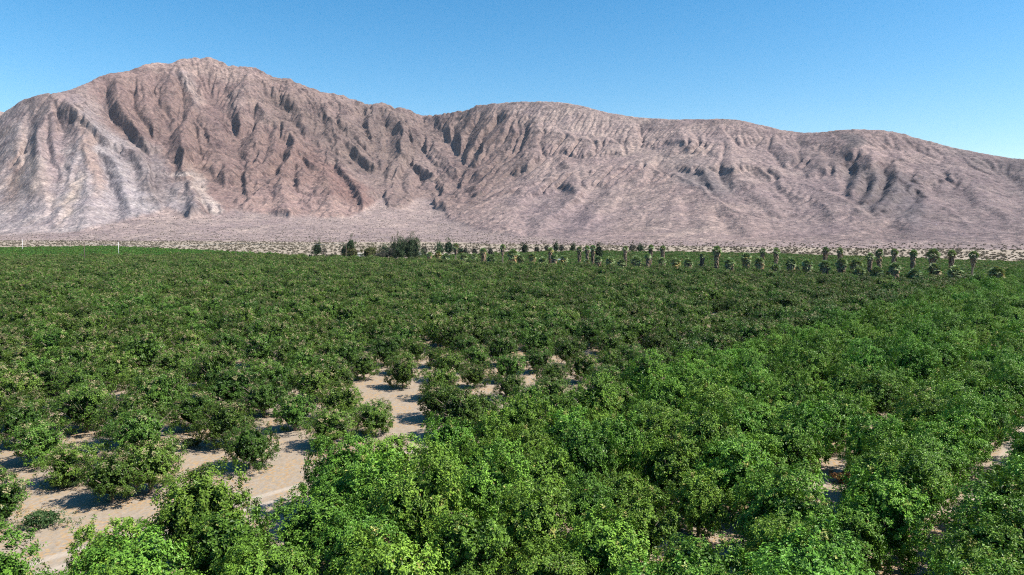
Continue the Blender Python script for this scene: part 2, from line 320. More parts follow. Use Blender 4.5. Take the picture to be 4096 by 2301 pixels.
ERATE = 2.5
def build_height():
    us = np.arange(-150, 1175, 1.0); fs = np.linspace(0, 1, 260)
    U = np.broadcast_to(us, (len(fs), len(us))).astype(np.float32)
    ysky = interp(SKY, us); yfoot = interp(FOOT, us); dfoot = CAMZ * FPX / (yfoot - HORIZ); dcrest = interp(CREST, us)
    V = (yfoot + (ysky - yfoot) * fs[:, None]).astype(np.float32)
    Uw = (U + fbm(U / 26, V / 26, 501, 3) * 7 + fbm(U / 7, V / 7, 511, 2) * 1.6).astype(np.float32); Vw = (V + fbm(U / 26, V / 26, 521, 3) * 6 + fbm(U / 7, V / 7, 531, 2) * 1.4).astype(np.float32)
    dr, sr = line_field(RIDGES, Uw, Vw, us); dv, sv = line_field(VALLEYS, Uw, Vw, us)
    L = dr + dv + 1e-3
    r = (dv - dr) / L
    st = (sr * dv + sv * dr) / L
    far = np.clip((190 - L) / 80, 0, 1)
    amp = st * np.clip(L / 22, .35, 1.35) * far
    g2 = lambda cx, cy, rx, ry: np.exp(-((U - cx) / rx) ** 2 - ((V - cy) / ry) ** 2)
    amp = amp * (1 - .55 * g2(180, 100, 110, 34) + .25 * g2(400, 165, 60, 40) + .2 * g2(265, 185, 40, 25) + .22 * np.clip((U - 500) / 60, 0, 1) - .3 * g2(730, 158, 60, 30) + .3 * g2(880, 190, 40, 30) + .3 * g2(500, 190, 60, 30))
    foot = interp(ROCKFOOT, us)
    rock = np.clip((foot - V) / 3.0, 0, 1)
    top = np.clip((V - ysky) / 22, .12, 1)
    D = dfoot + (dcrest - dfoot) * fs[:, None] ** interp(EXPO, us)
    D = D - .055 * D * r * amp * rock * top
    D = np.maximum.accumulate(D + np.arange(len(fs))[:, None] * 1e-3, axis=0)
    Z = CAMZ + (HORIZ - V) / FPX * D
    Z[0] = 0
    cell = 4.0
    gx = np.arange(-2600, 2500, cell); gy = np.arange(600, 3500, cell)
    # columns -> regular depth rows
    rows = np.zeros((len(gy), len(us)), np.float32); rk = np.zeros_like(rows); rv = np.zeros_like(rows)
    for k in range(len(us)):
        d, z = D[:, k], Z[:, k]
        zz = np.interp(gy, d, z, left=-6)
        near = gy < d[0]; zz[near] = np.maximum(-12, -(d[0] - gy[near]) * .06)
        past = gy > d[-1]; t = gy[past] - d[-1]
        zz[past] = z[-1] - .12 * t - .00010 * t * t
        rows[:, k] = zz
        rk[:, k] = np.interp(gy, d, rock[:, k]); rv[:, k] = np.interp(gy, d, V[:, k], right=ysky[k])
    X, Y = np.meshgrid(gx, gy)
    uc = (X / Y * FPX + 512 - us[0]) / 1.0
    ri = np.broadcast_to(np.arange(len(gy))[:, None], X.shape).astype(np.float32)
    H = sample(rows, ri, uc); R = sample(rk, ri, uc)
    inside = (uc > -30) & (uc < len(us) + 30)
    left = np.clip(1 - (X + 100) / 500, 0, 1)                      # craggy west massif, smoother east one
    rough = .20 + .80 * np.clip((interp([(-160, .55), (150, .6), (210, 1), (440, 1), (520, .55), (600, .12), (840, .12), (900, .6), (960, .12), (1200, .1)], uc + us[0])), 0, 1)
    wx = fbm(X / 170, Y / 170, 5, 3) * 45; wy = fbm(X / 170, Y / 170, 9, 3) * 45
    n1 = fbm((X + wx) / 210, (Y + wy) / 300, 21, 5, True, .52)
    H = H + R * rough * (n1 - .1) * 11
    H = H + fbm(X / 40, Y / 40, 77, 3) * (.5 + 2.2 * R * rough)
    K = (.12 + .88 * R * rough).astype(np.float64)
    K[:3] = 0
    for it in range(11):
        H = erode(H, K, cell, 80000, 90, 100 + it, ERATE, .06)
    H = np.where(R < .3, blur(H, 3), blur(H, 1))
    return gx, gy, H, R, rough

def mountain_grid():
    gx, gy, H, R, rough = build_height()
    us = np.linspace(-140, 1166, 1500); ys = np.concatenate([np.linspace(600, 1500, 330), np.linspace(1500, 3000, 420)[1:], np.linspace(3000, 3780, 60)[1:]])
    Ug, Yg = np.meshgrid(us, ys); Xg = (Ug - 512) / FPX * Yg
    i = (Yg - gy[0]) / (gy[1] - gy[0]); j = (Xg - gx[0]) / (gx[1] - gx[0])
    Z = sample(H, i, j); Rk = sample(R, i, j); Ro = sample(rough, i, j)
    wx = fbm(Xg / 30, Yg / 30, 41, 2) * 9
    fine = fbm((Xg + wx) / 26, (Yg - wx) / 34, 51, 4, True, .6)
    f1, f2 = worley((Xg + wx * 3) / 85, (Yg - wx * 2) / 105, 71); a1, a2 = worley((Xg - wx) / 30, (Yg + wx) / 42, 72); b1, b2 = worley(Xg / 13, Yg / 17, 73)
    c1, c2 = worley((Xg + wx * .6) / 11, Yg / 15, 74)
    zone = np.clip(fbm(Xg / 260, Yg / 260, 91, 3) * 2 + .55, .15, 1)
    crags = ((.55 - f1) * 22 + np.minimum(f2 - f1, .25) * 16 + (.5 - a1) * 11 + np.minimum(a2 - a1, .3) * 9 + (.5 - b1) * 3.5) * zone
    wide = fbm((Xg + wx * 2) / 75, (Yg + wx) / 100, 57, 3, True, .55)
    Z = Z + Rk * (.08 + .92 * Ro) * (fine * 3.2 + crags * (.08 + .58 * np.clip((Ro - .5) * 2, 0, 1))) + Rk * (fbm((Xg + wx) / 13, Yg / 16, 61, 3, True, .6) * 1.1)
    return Xg, Yg, Z, Rk
# ---------------------------------------------------------------- rock, sand
def rock_material():
    m, nn, ll, b = material('desert_rock')
    tc = nn.new('ShaderNodeTexCoord'); vec = tc.outputs['Object']
    a = node(nn, 'ShaderNodeAttribute', attribute_name='rock'); k = node(nn, 'ShaderNodeAttribute', attribute_name='crag')
    mp = nn.new('ShaderNodeMapping'); mp.inputs['Scale'].default_value = (1, .8, 1.25); mp.inputs['Rotation'].default_value = (.2, -.3, .5)
    ll.new(vec, mp.inputs['Vector'])
    strata = noise_fac(nn, ll, mp.outputs[0], .028, 6, .3, .7, .62, .6)
    mid = noise_fac(nn, ll, vec, .012, 5, .32, .68, .6)
    finez = noise_fac(nn, ll, vec, .11, 4, .3, .7, .65)
    c = mixrgb(nn, ll, strata, (.70, .69, .71), (1.2, 1.17, 1.13))
    c2 = mixrgb(nn, ll, mid, (.9, .88, .91), (1.1, 1.1, 1.06))
    c3 = mixrgb(nn, ll, finez, (.56, .56, .59), (1.38, 1.37, 1.34))
    x = mixrgb(nn, ll, 1.0, a.outputs['Color'], c, 'MULTIPLY'); x = mixrgb(nn, ll, 1.0, x, c2, 'MULTIPLY'); x = mixrgb(nn, ll, 1.0, x, c3, 'MULTIPLY')
    # outcrops stained by desert varnish, with ragged edges
    vn = noise_fac(nn, ll, vec, .022, 8, .52, .59, .70, .8); vm = node(nn, 'ShaderNodeMath', operation='MULTIPLY'); ll.new(vn, vm.inputs[0])
    vk = node(nn, 'ShaderNodeMapRange'); vk.inputs[3].default_value = .25; vk.inputs[4].default_value = .95; ll.new(k.outputs['Fac'], vk.inputs[0]); ll.new(vk.outputs[0], vm.inputs[1])
    x = mixrgb(nn, ll, vm.outputs[0], x, mixrgb(nn, ll, 1.0, x, (.46, .45, .48), 'MULTIPLY'))
    # boulders and creosote bushes: small dark flecks
    v = node(nn, 'ShaderNodeTexVoronoi'); v.inputs['Scale'].default_value = .16; v.inputs['Randomness'].default_value = 1; ll.new(vec, v.inputs['Vector'])
    r = nn.new('ShaderNodeMapRange'); r.inputs[1].default_value = .2; r.inputs[2].default_value = .36; r.inputs[3].default_value = .75; r.inputs[4].default_value = 0
    ll.new(v.outputs['Distance'], r.inputs[0])
    patch = noise_fac(nn, ll, vec, .05, 2, .4, .6)
    mm = node(nn, 'ShaderNodeMath', operation='MULTIPLY'); ll.new(r.outputs[0], mm.inputs[0]); ll.new(patch, mm.inputs[1])
    x = mixrgb(nn, ll, mm.outputs[0], x, (.10, .095, .085))
    ll.new(x, b.inputs['Base Color']); b.inputs['Roughness'].default_value = .95; b.inputs['Specular IOR Level'].default_value = .1
    bp = nn.new('ShaderNodeBump'); bp.inputs['Strength'].default_value = 1.0; bp.inputs['Distance'].default_value = 6.0
    n2 = nn.new('ShaderNodeTexNoise'); n2.inputs['Scale'].default_value = .06; n2.inputs['Detail'].default_value = 8; n2.inputs['Roughness'].default_value = .72
    ll.new(vec, n2.inputs['Vector']); ll.new(n2.outputs['Fac'], bp.inputs['Height']); ll.new(bp.outputs[0], b.inputs['Normal'])
    return m

def gauss(U, V, cx, cy, rx, ry, ang=0):
    c, s = math.cos(ang), math.sin(ang); a = ((U - cx) * c + (V - cy) * s) / rx; b = (-(U - cx) * s + (V - cy) * c) / ry
    return np.exp(-np.maximum(0, a * a + b * b - .35) * 1.6)

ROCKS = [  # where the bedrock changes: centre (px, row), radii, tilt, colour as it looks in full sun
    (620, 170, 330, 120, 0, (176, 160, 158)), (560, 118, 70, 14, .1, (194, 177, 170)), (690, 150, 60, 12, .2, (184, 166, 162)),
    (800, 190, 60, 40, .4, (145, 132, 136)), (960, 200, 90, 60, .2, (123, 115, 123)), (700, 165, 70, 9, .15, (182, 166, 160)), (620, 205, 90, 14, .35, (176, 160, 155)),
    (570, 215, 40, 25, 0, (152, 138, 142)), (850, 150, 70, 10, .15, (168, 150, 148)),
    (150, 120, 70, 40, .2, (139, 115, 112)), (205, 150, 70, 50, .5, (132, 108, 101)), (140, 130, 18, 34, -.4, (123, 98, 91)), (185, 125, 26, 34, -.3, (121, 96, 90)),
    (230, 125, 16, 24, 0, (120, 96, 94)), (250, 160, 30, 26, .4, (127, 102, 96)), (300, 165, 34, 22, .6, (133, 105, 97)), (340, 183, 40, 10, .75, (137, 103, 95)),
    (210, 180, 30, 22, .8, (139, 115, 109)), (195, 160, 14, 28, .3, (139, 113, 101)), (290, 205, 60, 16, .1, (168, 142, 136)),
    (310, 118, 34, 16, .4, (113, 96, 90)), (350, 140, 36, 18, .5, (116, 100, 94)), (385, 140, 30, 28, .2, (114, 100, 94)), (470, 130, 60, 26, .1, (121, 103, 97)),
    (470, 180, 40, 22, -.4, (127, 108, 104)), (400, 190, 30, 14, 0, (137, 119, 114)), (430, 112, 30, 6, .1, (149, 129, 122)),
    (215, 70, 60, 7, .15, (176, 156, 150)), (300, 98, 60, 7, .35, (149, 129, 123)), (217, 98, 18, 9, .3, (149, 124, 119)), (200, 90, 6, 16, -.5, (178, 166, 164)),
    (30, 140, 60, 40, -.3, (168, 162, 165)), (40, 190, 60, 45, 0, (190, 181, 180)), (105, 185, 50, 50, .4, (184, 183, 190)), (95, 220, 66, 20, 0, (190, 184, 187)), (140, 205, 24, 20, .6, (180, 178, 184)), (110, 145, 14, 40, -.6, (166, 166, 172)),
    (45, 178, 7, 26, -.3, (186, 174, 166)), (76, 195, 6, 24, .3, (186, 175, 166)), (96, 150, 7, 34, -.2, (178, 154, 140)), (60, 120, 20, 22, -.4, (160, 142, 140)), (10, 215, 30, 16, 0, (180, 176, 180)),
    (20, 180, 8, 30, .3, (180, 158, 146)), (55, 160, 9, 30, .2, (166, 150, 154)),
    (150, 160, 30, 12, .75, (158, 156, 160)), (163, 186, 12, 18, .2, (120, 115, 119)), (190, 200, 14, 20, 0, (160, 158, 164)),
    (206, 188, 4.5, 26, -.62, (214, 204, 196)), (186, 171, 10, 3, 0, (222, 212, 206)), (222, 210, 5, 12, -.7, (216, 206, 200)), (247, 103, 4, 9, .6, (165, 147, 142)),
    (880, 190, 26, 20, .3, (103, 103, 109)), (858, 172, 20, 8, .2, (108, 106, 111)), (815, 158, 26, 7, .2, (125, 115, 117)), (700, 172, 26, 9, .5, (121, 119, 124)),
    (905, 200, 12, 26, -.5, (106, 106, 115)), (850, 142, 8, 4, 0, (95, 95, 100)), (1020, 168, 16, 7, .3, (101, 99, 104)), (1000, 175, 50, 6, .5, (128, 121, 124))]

def build_mountains():
    X, Y, Z, R = mountain_grid()
    n, k = X.shape
    U = X / Y * FPX + 512; V = HORIZ - (Z - CAMZ) / Y * FPX
    wu = fbm(X / 120, Z / 60 + Y / 300, 301, 4) * 14; wv = fbm(X / 120, Z / 60 + Y / 300, 311, 4) * 9
    Uw, Vw = U + wu, V + wv
    base = np.array(srgb(168, 148, 143)); acc = np.zeros((n, k, 3), np.float32) + base * .15; W = np.full((n, k), .15, np.float32)
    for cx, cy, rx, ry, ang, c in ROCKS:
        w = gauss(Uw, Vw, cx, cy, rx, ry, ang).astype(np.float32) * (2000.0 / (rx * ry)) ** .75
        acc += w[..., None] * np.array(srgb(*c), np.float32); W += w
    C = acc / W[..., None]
    fan = np.array(srgb(174, 159, 156), np.float32)
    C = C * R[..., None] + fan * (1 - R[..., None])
    # talus on gentle ground is paler, steep ledges carry dark varnish
    gzr = np.gradient(Z, axis=0) / np.gradient(Y, axis=0); gzc = np.gradient(Z, axis=1) / np.maximum(np.gradient(X, axis=1), .1)
    sl = np.hypot(gzr, gzc); crag = np.clip(np.clip((sl - .5) / .6, 0, 1) * .8 + .45 * gauss(U, V, 360, 140, 130, 45) + .35 * gauss(U, V, 880, 190, 40, 30) - .3 * gauss(U, V, 90, 190, 70, 50), 0, 1) * R
    led = np.clip(fbm(X / 60, Z / 9 + Y / 200, 401, 4) * 2.2, 0, 1) * R
    C = C * (1 - .22 * crag - .16 * led)[..., None]
    C = (C * .74 + .26 * np.array(srgb(180, 163, 161), np.float32)) * ALBEDO
    C = C * np.array([1.03, 1.0, .965], np.float32)
    idx = np.arange(n * k, dtype=np.int32).reshape(n, k)
    F = np.stack([idx[:-1, :-1], idx[:-1, 1:], idx[1:, 1:], idx[1:, :-1]], -1).reshape(-1, 4)
    zc = np.maximum(np.maximum(Z[:-1, :-1], Z[1:, 1:]), np.maximum(Z[1:, :-1], Z[:-1, 1:])).ravel()
    F = F[zc > -1.5]
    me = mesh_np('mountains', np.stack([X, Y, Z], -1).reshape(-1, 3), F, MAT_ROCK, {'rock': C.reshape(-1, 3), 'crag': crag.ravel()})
    tag(obj('mountains', me), 'bare pinkish brown desert mountain range with gullied slopes', 'mountains', kind='structure')
    # a farther hill behind the western shoulder
    u = np.linspace(-330, 90, 160); yy = np.linspace(4300, 6200, 60); Ug, Yg = np.meshgrid(u, yy); Xg = (Ug - 512) / FPX * Yg
    ridge = 20 + (HORIZ - (112.5 + .02 * np.abs(Ug - 6) + 3 * np.sin(Ug / 19))) / FPX * 5200
    Zg = ridge - np.abs(Yg - 5200) * .62 + fbm(Xg / 260, Yg / 260, 7, 5, True) * 55 * np.clip(np.abs(Yg - 5200) / 300, .1, 1)
    idx = np.arange(Ug.size, dtype=np.int32).reshape(Ug.shape)
    F = np.stack([idx[:-1, :-1], idx[:-1, 1:], idx[1:, 1:], idx[1:, :-1]], -1).reshape(-1, 4)
    col = np.zeros((Ug.size, 3), np.float32) + np.array(srgb(182, 160, 150)) * ALBEDO
    tag(obj('far_hill', mesh_np('far_hill', np.stack([Xg, Yg, Zg], -1).reshape(-1, 3), F, MAT_ROCK, {'rock': col, 'crag': np.zeros(Ug.size)})),
        'pale distant hill behind the left shoulder of the mountain', 'hill', kind='structure')

    return X, Y, Z, R

def ground_material():
    m, nn, ll, b = material('sandy_ground')
    tc = nn.new('ShaderNodeTexCoord'); vec = tc.outputs['Object']
    big = noise_fac(nn, ll, vec, .02, 4, .35, .65); small = noise_fac(nn, ll, vec, 1.4, 5, .3, .7, .65); mid = noise_fac(nn, ll, vec, .22, 5, .36, .56, .62)
    c = mixrgb(nn, ll, big, (.275, .228, .178), (.345, .29, .232)); c = mixrgb(nn, ll, small, c, (.235, .19, .14))
    # fallen dry leaves lie in drifts inside the groves
    lit = node(nn, 'ShaderNodeTexVoronoi'); lit.inputs['Scale'].default_value = 3.5; ll.new(vec, lit.inputs['Vector'])
    lm = nn.new('ShaderNodeMapRange'); lm.inputs[1].default_value = .35; lm.inputs[2].default_value = .6; lm.inputs[3].default_value = 1; lm.inputs[4].default_value = 0
    ll.new(lit.outputs['Distance'], lm.inputs[0])
    sep = nn.new('ShaderNodeSeparateXYZ'); ll.new(vec, sep.inputs[0])
    ms = node(nn, 'ShaderNodeMapRange'); ms.inputs[1].default_value = 380; ms.inputs[2].default_value = 250; ll.new(sep.outputs['Y'], ms.inputs[0])
    m1 = node(nn, 'ShaderNodeMath', operation='MULTIPLY'); ll.new(lm.outputs[0], m1.inputs[0]); ll.new(mid, m1.inputs[1])
    m2 = node(nn, 'ShaderNodeMath', operation='MULTIPLY'); ll.new(m1.outputs[0], m2.inputs[0]); ll.new(ms.outputs[0], m2.inputs[1])
    litc = mixrgb(nn, ll, small, (.27, .17, .09), (.38, .27, .15))
    c = mixrgb(nn, ll, m2.outputs[0], c, litc)
    # compacted wheel tracks along the lanes between the rows
    for s0 in (-4.1, -5.8, 24.0, 33.3, 34.7):
        dp = node(nn, 'ShaderNodeVectorMath', operation='DOT_PRODUCT'); ll.new(vec, dp.inputs[0]); dp.inputs[1].default_value = (.724, -.690, 0)
        wob = nn.new('ShaderNodeTexNoise'); wob.inputs['Scale'].default_value = .09; ll.new(vec, wob.inputs['Vector'])
        of = node(nn, 'ShaderNodeMath', operation='ADD'); ll.new(dp.outputs['Value'], of.inputs[0]); of.inputs[1].default_value = -(s0 + (-10 * .724 - 51 * .690)) - .5
        o2 = node(nn, 'ShaderNodeMath', operation='ADD'); ll.new(of.outputs[0], o2.inputs[0]); ll.new(wob.outputs['Fac'], o2.inputs[1])
        ab = node(nn, 'ShaderNodeMath', operation='ABSOLUTE'); ll.new(o2.outputs[0], ab.inputs[0])
        mr = node(nn, 'ShaderNodeMapRange'); mr.inputs[1].default_value = .22; mr.inputs[2].default_value = .5; mr.inputs[3].default_value = .75; mr.inputs[4].default_value = 0; ll.new(ab.outputs[0], mr.inputs[0])
        mk = node(nn, 'ShaderNodeMath', operation='MULTIPLY'); ll.new(mr.outputs[0], mk.inputs[0]); ll.new(ms.outputs[0], mk.inputs[1])
        c = mixrgb(nn, ll, mk.outputs[0], c, (.37, .315, .255))
    ll.new(c, b.inputs['Base Color']); b.inputs['Roughness'].default_value = .95; b.inputs['Specular IOR Level'].default_value = .1
    bp = nn.new('ShaderNodeBump'); bp.inputs['Strength'].default_value = .8; bp.inputs['Distance'].default_value = .12
    n2 = nn.new('ShaderNodeTexNoise'); n2.inputs['Scale'].default_value = 2.0; n2.inputs['Detail'].default_value = 6
    ll.new(vec, n2.inputs['Vector']); ll.new(n2.outputs['Fac'], bp.inputs['Height']); ll.new(bp.outputs[0], b.inputs['Normal'])
    return m

ALBEDO = 0.60
MAT_ROCK = rock_material()
MOUNTAIN = build_mountains()
g = 11000.0
tag(obj('ground', mesh_np('ground', [(-g, -g, 0), (g, -g, 0), (g, g, 0), (-g, g, 0)], np.array([(0, 1, 2, 3)]), ground_material(), smooth=False)),
    'pale sandy ground with dry leaves and tyre-worn lanes', 'ground', kind='structure')
# ---------------------------------------------------------------- foliage
def leaf_material(name, dark, light, dry, gloss=.42, spec=.45, trans=.22, vary=.25):
    m, nn, ll, b = material(name)
    a = node(nn, 'ShaderNodeAttribute', attribute_name='leaf'); sp = nn.new('ShaderNodeSeparateColor'); ll.new(a.outputs['Color'], sp.inputs[0])
    c = mixrgb(nn, ll, sp.outputs[0], dark, light); c = mixrgb(nn, ll, sp.outputs[1], c, dry)
    oi = nn.new('ShaderNodeObjectInfo'); hs = nn.new('ShaderNodeHueSaturation')
    r = nn.new('ShaderNodeMapRange'); r.inputs[3].default_value = 1 - vary; r.inputs[4].default_value = 1 + vary; ll.new(oi.outputs['Random'], r.inputs[0])
    wn_ = node(nn, 'ShaderNodeTexWhiteNoise', noise_dimensions='1D'); ll.new(oi.outputs['Random'], wn_.inputs['W'])
    r2 = nn.new('ShaderNodeMapRange'); r2.inputs[3].default_value = .482; r2.inputs[4].default_value = .512; ll.new(wn_.outputs['Value'], r2.inputs[0])
    ll.new(r.outputs[0], hs.inputs['Value']); ll.new(r2.outputs[0], hs.inputs['Hue']); ll.new(c, hs.inputs['Color'])
    ll.new(hs.outputs[0], b.inputs['Base Color']); b.inputs['Roughness'].default_value = gloss; b.inputs['Specular IOR Level'].default_value = spec
    t = nn.new('ShaderNodeBsdfTranslucent'); tc = mixrgb(nn, ll, 1.0, hs.outputs[0], (1.25, 1.35, .55), 'MULTIPLY'); ll.new(tc, t.inputs['Color'])
    ms = nn.new('ShaderNodeMixShader'); ms.inputs[0].default_value = trans
    ll.new(b.outputs[0], ms.inputs[1]); ll.new(t.outputs[0], ms.inputs[2]); ll.new(ms.outputs[0], nn['Material Output'].inputs['Surface'])
    return m

def leaves(P, N, L, W, rng, tone, dry):
    """one bent diamond blade per point: P centre, N facing, L length, W width"""
    n = len(P); a = rng.normal(size=(n, 3)); N = N / (np.linalg.norm(N, axis=1)[:, None] + 1e-9)
    T = np.cross(N, a); T /= np.linalg.norm(T, axis=1)[:, None] + 1e-9; B = np.cross(N, T)
    L = np.broadcast_to(L, (n,))[:, None] * .5; W = np.broadcast_to(W, (n,))[:, None] * .5
    V = np.stack([P - T * L, P + B * W + N * W * .35, P + T * L - N * L * .25, P - B * W + N * W * .35], 1).reshape(-1, 3)
    F = np.arange(n * 4, dtype=np.int32).reshape(n, 4)
    C = np.repeat(np.stack([tone, dry, np.zeros(n)], 1), 4, 0)
    return V, F, C

def crown_mesh(name, seed, rx, ry, z0, z1, nlobe, nleaf, L, W, mat, dryfrac=.02, flat=0.0, lobe=.34, drop=.0, drytop=0.0, per=16, spread=.075):
    """leaves hung in sprays: lobes on an ellipsoid carry sprays, sprays carry leaves, gaps show inner leaves toned dark as shade"""
    rng = np.random.default_rng(seed)
    cz, rz = (z0 + z1) / 2, (z1 - z0) / 2; S = np.array([rx, ry, rz])
    i = np.arange(nlobe) + .5; ph = np.arccos(1 - 2 * i / nlobe * .93); th = np.pi * (1 + 5 ** .5) * i + rng.random() * 6
    d = np.stack([np.sin(ph) * np.cos(th), np.sin(ph) * np.sin(th), np.cos(ph)], 1) + rng.normal(size=(nlobe, 3)) * .18
    keep = rng.random(nlobe) > drop; d = d[keep]; nl = len(d)
    rad = (lobe * (.65 + .7 * rng.random(nl))); c = d * (.84 - .30 * rad[:, None]) * (.84 + .30 * rng.random((nl, 1)))
    if flat: c[:, 2] = np.where(c[:, 2] > flat, flat + (c[:, 2] - flat) * .25, c[:, 2])
    lt = rng.random(nl); ns = max(nleaf // per, 8)
    k = rng.choice(nl, ns, p=rad ** 2 / (rad ** 2).sum())
    s = rng.normal(size=(ns, 3)); s += d[k] * .9 + np.array([0, 0, .2]); s /= np.linalg.norm(s, axis=1)[:, None]
    p = c[k] + s * (rad[k] * (1 - .18 * np.abs(rng.normal(size=ns))))[:, None] * (1 + .12 * rng.normal(size=(ns, 1)))
    st = rng.random(ns); sd = rng.random(ns) < dryfrac * (1 + drytop * 6 * np.clip((p[:, 2] - .45) * 2.5, 0, 1))
    j = np.repeat(np.arange(ns), per); n = len(j)
    off = rng.normal(size=(n, 3)) * spread; off += s[j] * (rng.random((n, 1)) - .35) * spread * 1.6
    P = (p[j] + off) * S + np.array([0, 0, cz])
    P[:, 2] = np.where(P[:, 2] < .12, .12 + rng.random(n) * .4, P[:, 2])
    N = s[j] * .75 + d[k][j] * .35 + np.array([0, 0, .35]) + rng.normal(size=(n, 3)) * .42
    tone = np.clip(.22 * lt[k][j] + .34 * st[j] + .44 * rng.random(n) ** 1.3, 0, 1)
    dry = np.where(sd[j], .35 + .65 * rng.random(n), (rng.random(n) < .012) * .7)
    V, F, C = leaves(P, N, L * (.65 + .7 * rng.random(n)), W * (.65 + .7 * rng.random(n)), rng, tone, dry)
    m = nleaf // 2                                                   # inner foliage, large, loosely hung, coloured darker to stand in for crown shade
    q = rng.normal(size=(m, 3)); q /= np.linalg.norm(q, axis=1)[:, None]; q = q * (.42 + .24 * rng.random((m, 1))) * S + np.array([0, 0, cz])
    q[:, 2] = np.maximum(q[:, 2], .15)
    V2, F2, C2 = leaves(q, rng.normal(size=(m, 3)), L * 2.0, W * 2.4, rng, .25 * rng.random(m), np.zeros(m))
    return mesh_np(name, np.concatenate([V, V2]), np.concatenate([F, F2 + len(V)]), mat, {'leaf': np.concatenate([C, C2])}, smooth=False)

def trunk_mesh(name, seed, h, r, spread, mat, nb=6, twigs=0):
    rng = np.random.default_rng(seed); g = Geo()
    fork = h * .22
    g.tube([(0, 0, -.15), (.02, .01, fork * .5), (.03, -.02, fork)], [r * 1.25, r, r * .95], 8, False)
    for k in range(nb):
        a = k * 2 * math.pi / nb + rng.random() * .7; e = spread * (.55 + .45 * rng.random()); z = h * (.62 + .3 * rng.random())
        m = np.array([math.cos(a) * e * .45, math.sin(a) * e * .45, fork + (z - fork) * .55])
        p = [(0, 0, fork - .05), tuple(m), (math.cos(a) * e, math.sin(a) * e, z)]
        g.tube(p, [r * .6, r * .38, r * .1], 6)
        for j in range(2):
            b = a + rng.normal() * .8
            g.tube([tuple(m), tuple(m + np.array([math.cos(b) * e * .35, math.sin(b) * e * .35, h * .12])), tuple(m + np.array([math.cos(b) * e * .55, math.sin(b) * e * .55, h * .18 + rng.random() * .3]))], [r * .3, r * .2, r * .05], 5)
    for k in range(twigs):
        a = rng.random() * 6.3; e = spread * (.75 + .45 * rng.random()); z = h * (.35 + .68 * rng.random())
        p0 = np.array([math.cos(a) * e * .6, math.sin(a) * e * .6, z * .8]); p1 = np.array([math.cos(a) * e, math.sin(a) * e, z])
        g.tube([p0, (p0 + p1) / 2 + rng.normal(size=3) * .06, p1 + rng.normal(size=3) * .1], [.03, .02, .007], 4)
    return g.mesh(name, mat)

MAT_BRIGHT = leaf_material('citrus_leaf', (.022, .062, .009), (.205, .385, .046), (.34, .30, .10), gloss=.45, spec=.16, trans=.07)
MAT_DULL = leaf_material('old_citrus_leaf', (.017, .044, .008), (.130, .230, .033), (.31, .25, .14), gloss=.4, spec=.18, trans=.06, vary=.30)
MAT_YOUNG = leaf_material('young_citrus_leaf', (.050, .125, .022), (.105, .225, .042), (.22, .19, .08), gloss=.55, spec=.15, vary=.18)
MAT_FARROW = leaf_material('hedged_citrus_leaf', (.048, .105, .024), (.110, .195, .046), (.25, .21, .12), gloss=.55, spec=.15, vary=.2)
MAT_BARK = plain('grey_brown_bark', (.17, .13, .10), .9, .3, 9.0)
MAT_TWIG = plain('dry_twig', (.34, .27, .20), .9, .25, 7.0)

BRIGHT = [crown_mesh('crown', 10 + k, 2.1 + .12 * (k % 4), 2.1 + .12 * ((k * 3) % 4), .05, 4.6 + .4 * (k % 3), 24, 12500, .165, .092, MAT_BRIGHT, .010, lobe=.50, drop=.10, per=28, spread=.045) for k in range(5)]
DULL = [crown_mesh('crown', 30 + k, 2.15, 2.15, .2, 4.1, 30, 8500, .17, .082, MAT_DULL, .022, flat=.5, lobe=.44, drop=.10, drytop=1.6, per=24, spread=.05) for k in range(6)]
BRIGHT_TRUNK = [trunk_mesh('trunk', 50 + k, 4.0, .15, 1.8, MAT_BARK, 6) for k in range(2)]
DULL_TRUNK = [trunk_mesh('trunk', 60 + k, 3.3, .15, 2.2, MAT_BARK, 6, 16) for k in range(3)]
FARM = [crown_mesh('hedged_crown', 80 + k, 2.5, 2.5, .2, 3.0, 22, 1500, .42, .24, MAT_FARROW, .05, flat=.5, lobe=.42, drytop=.7) for k in range(4)]
YOUNGM = [crown_mesh('young_crown', 90 + k, 2.3, 2.3, .2, 3.4, 20, 1300, .45, .26, MAT_YOUNG, .03, lobe=.42) for k in range(3)]

RD = np.array([.690, .724]); QD = np.array([.724, -.690]); P0 = np.array([-10.0, 51.0])
ORD = 'first second third fourth fifth sixth seventh eighth ninth tenth eleventh twelfth thirteenth fourteenth fifteenth sixteenth seventeenth eighteenth nineteenth twentieth'.split()
def ordinal(n):
    if n <= 20: return ORD[n - 1]
    t = {2: 'twenty', 3: 'thirty', 4: 'forty', 5: 'fifty', 6: 'sixty', 7: 'seventy', 8: 'eighty', 9: 'ninety'}[n // 10]
    return t + '-' + ORD[n % 10 - 1] if n % 10 else (t[:-1] + 'ieth')

def grid_points(ss, step, t0, t1, rng, jit):
    out = []
    for ri, s in enumerate(ss):
        off = rng.random() * step * .3
        for t in np.arange(t0, t1, step):
            p = P0 + QD * (s + rng.normal() * jit) + RD * (t + off + rng.normal() * jit * 1.2)
            out.append((p[0], p[1], ri, t))
    return np.array(out)

def in_view(x, y, m=0.0):
    return (y > 33 - m) & (np.abs(x) < .755 * y + 2.5 + m)

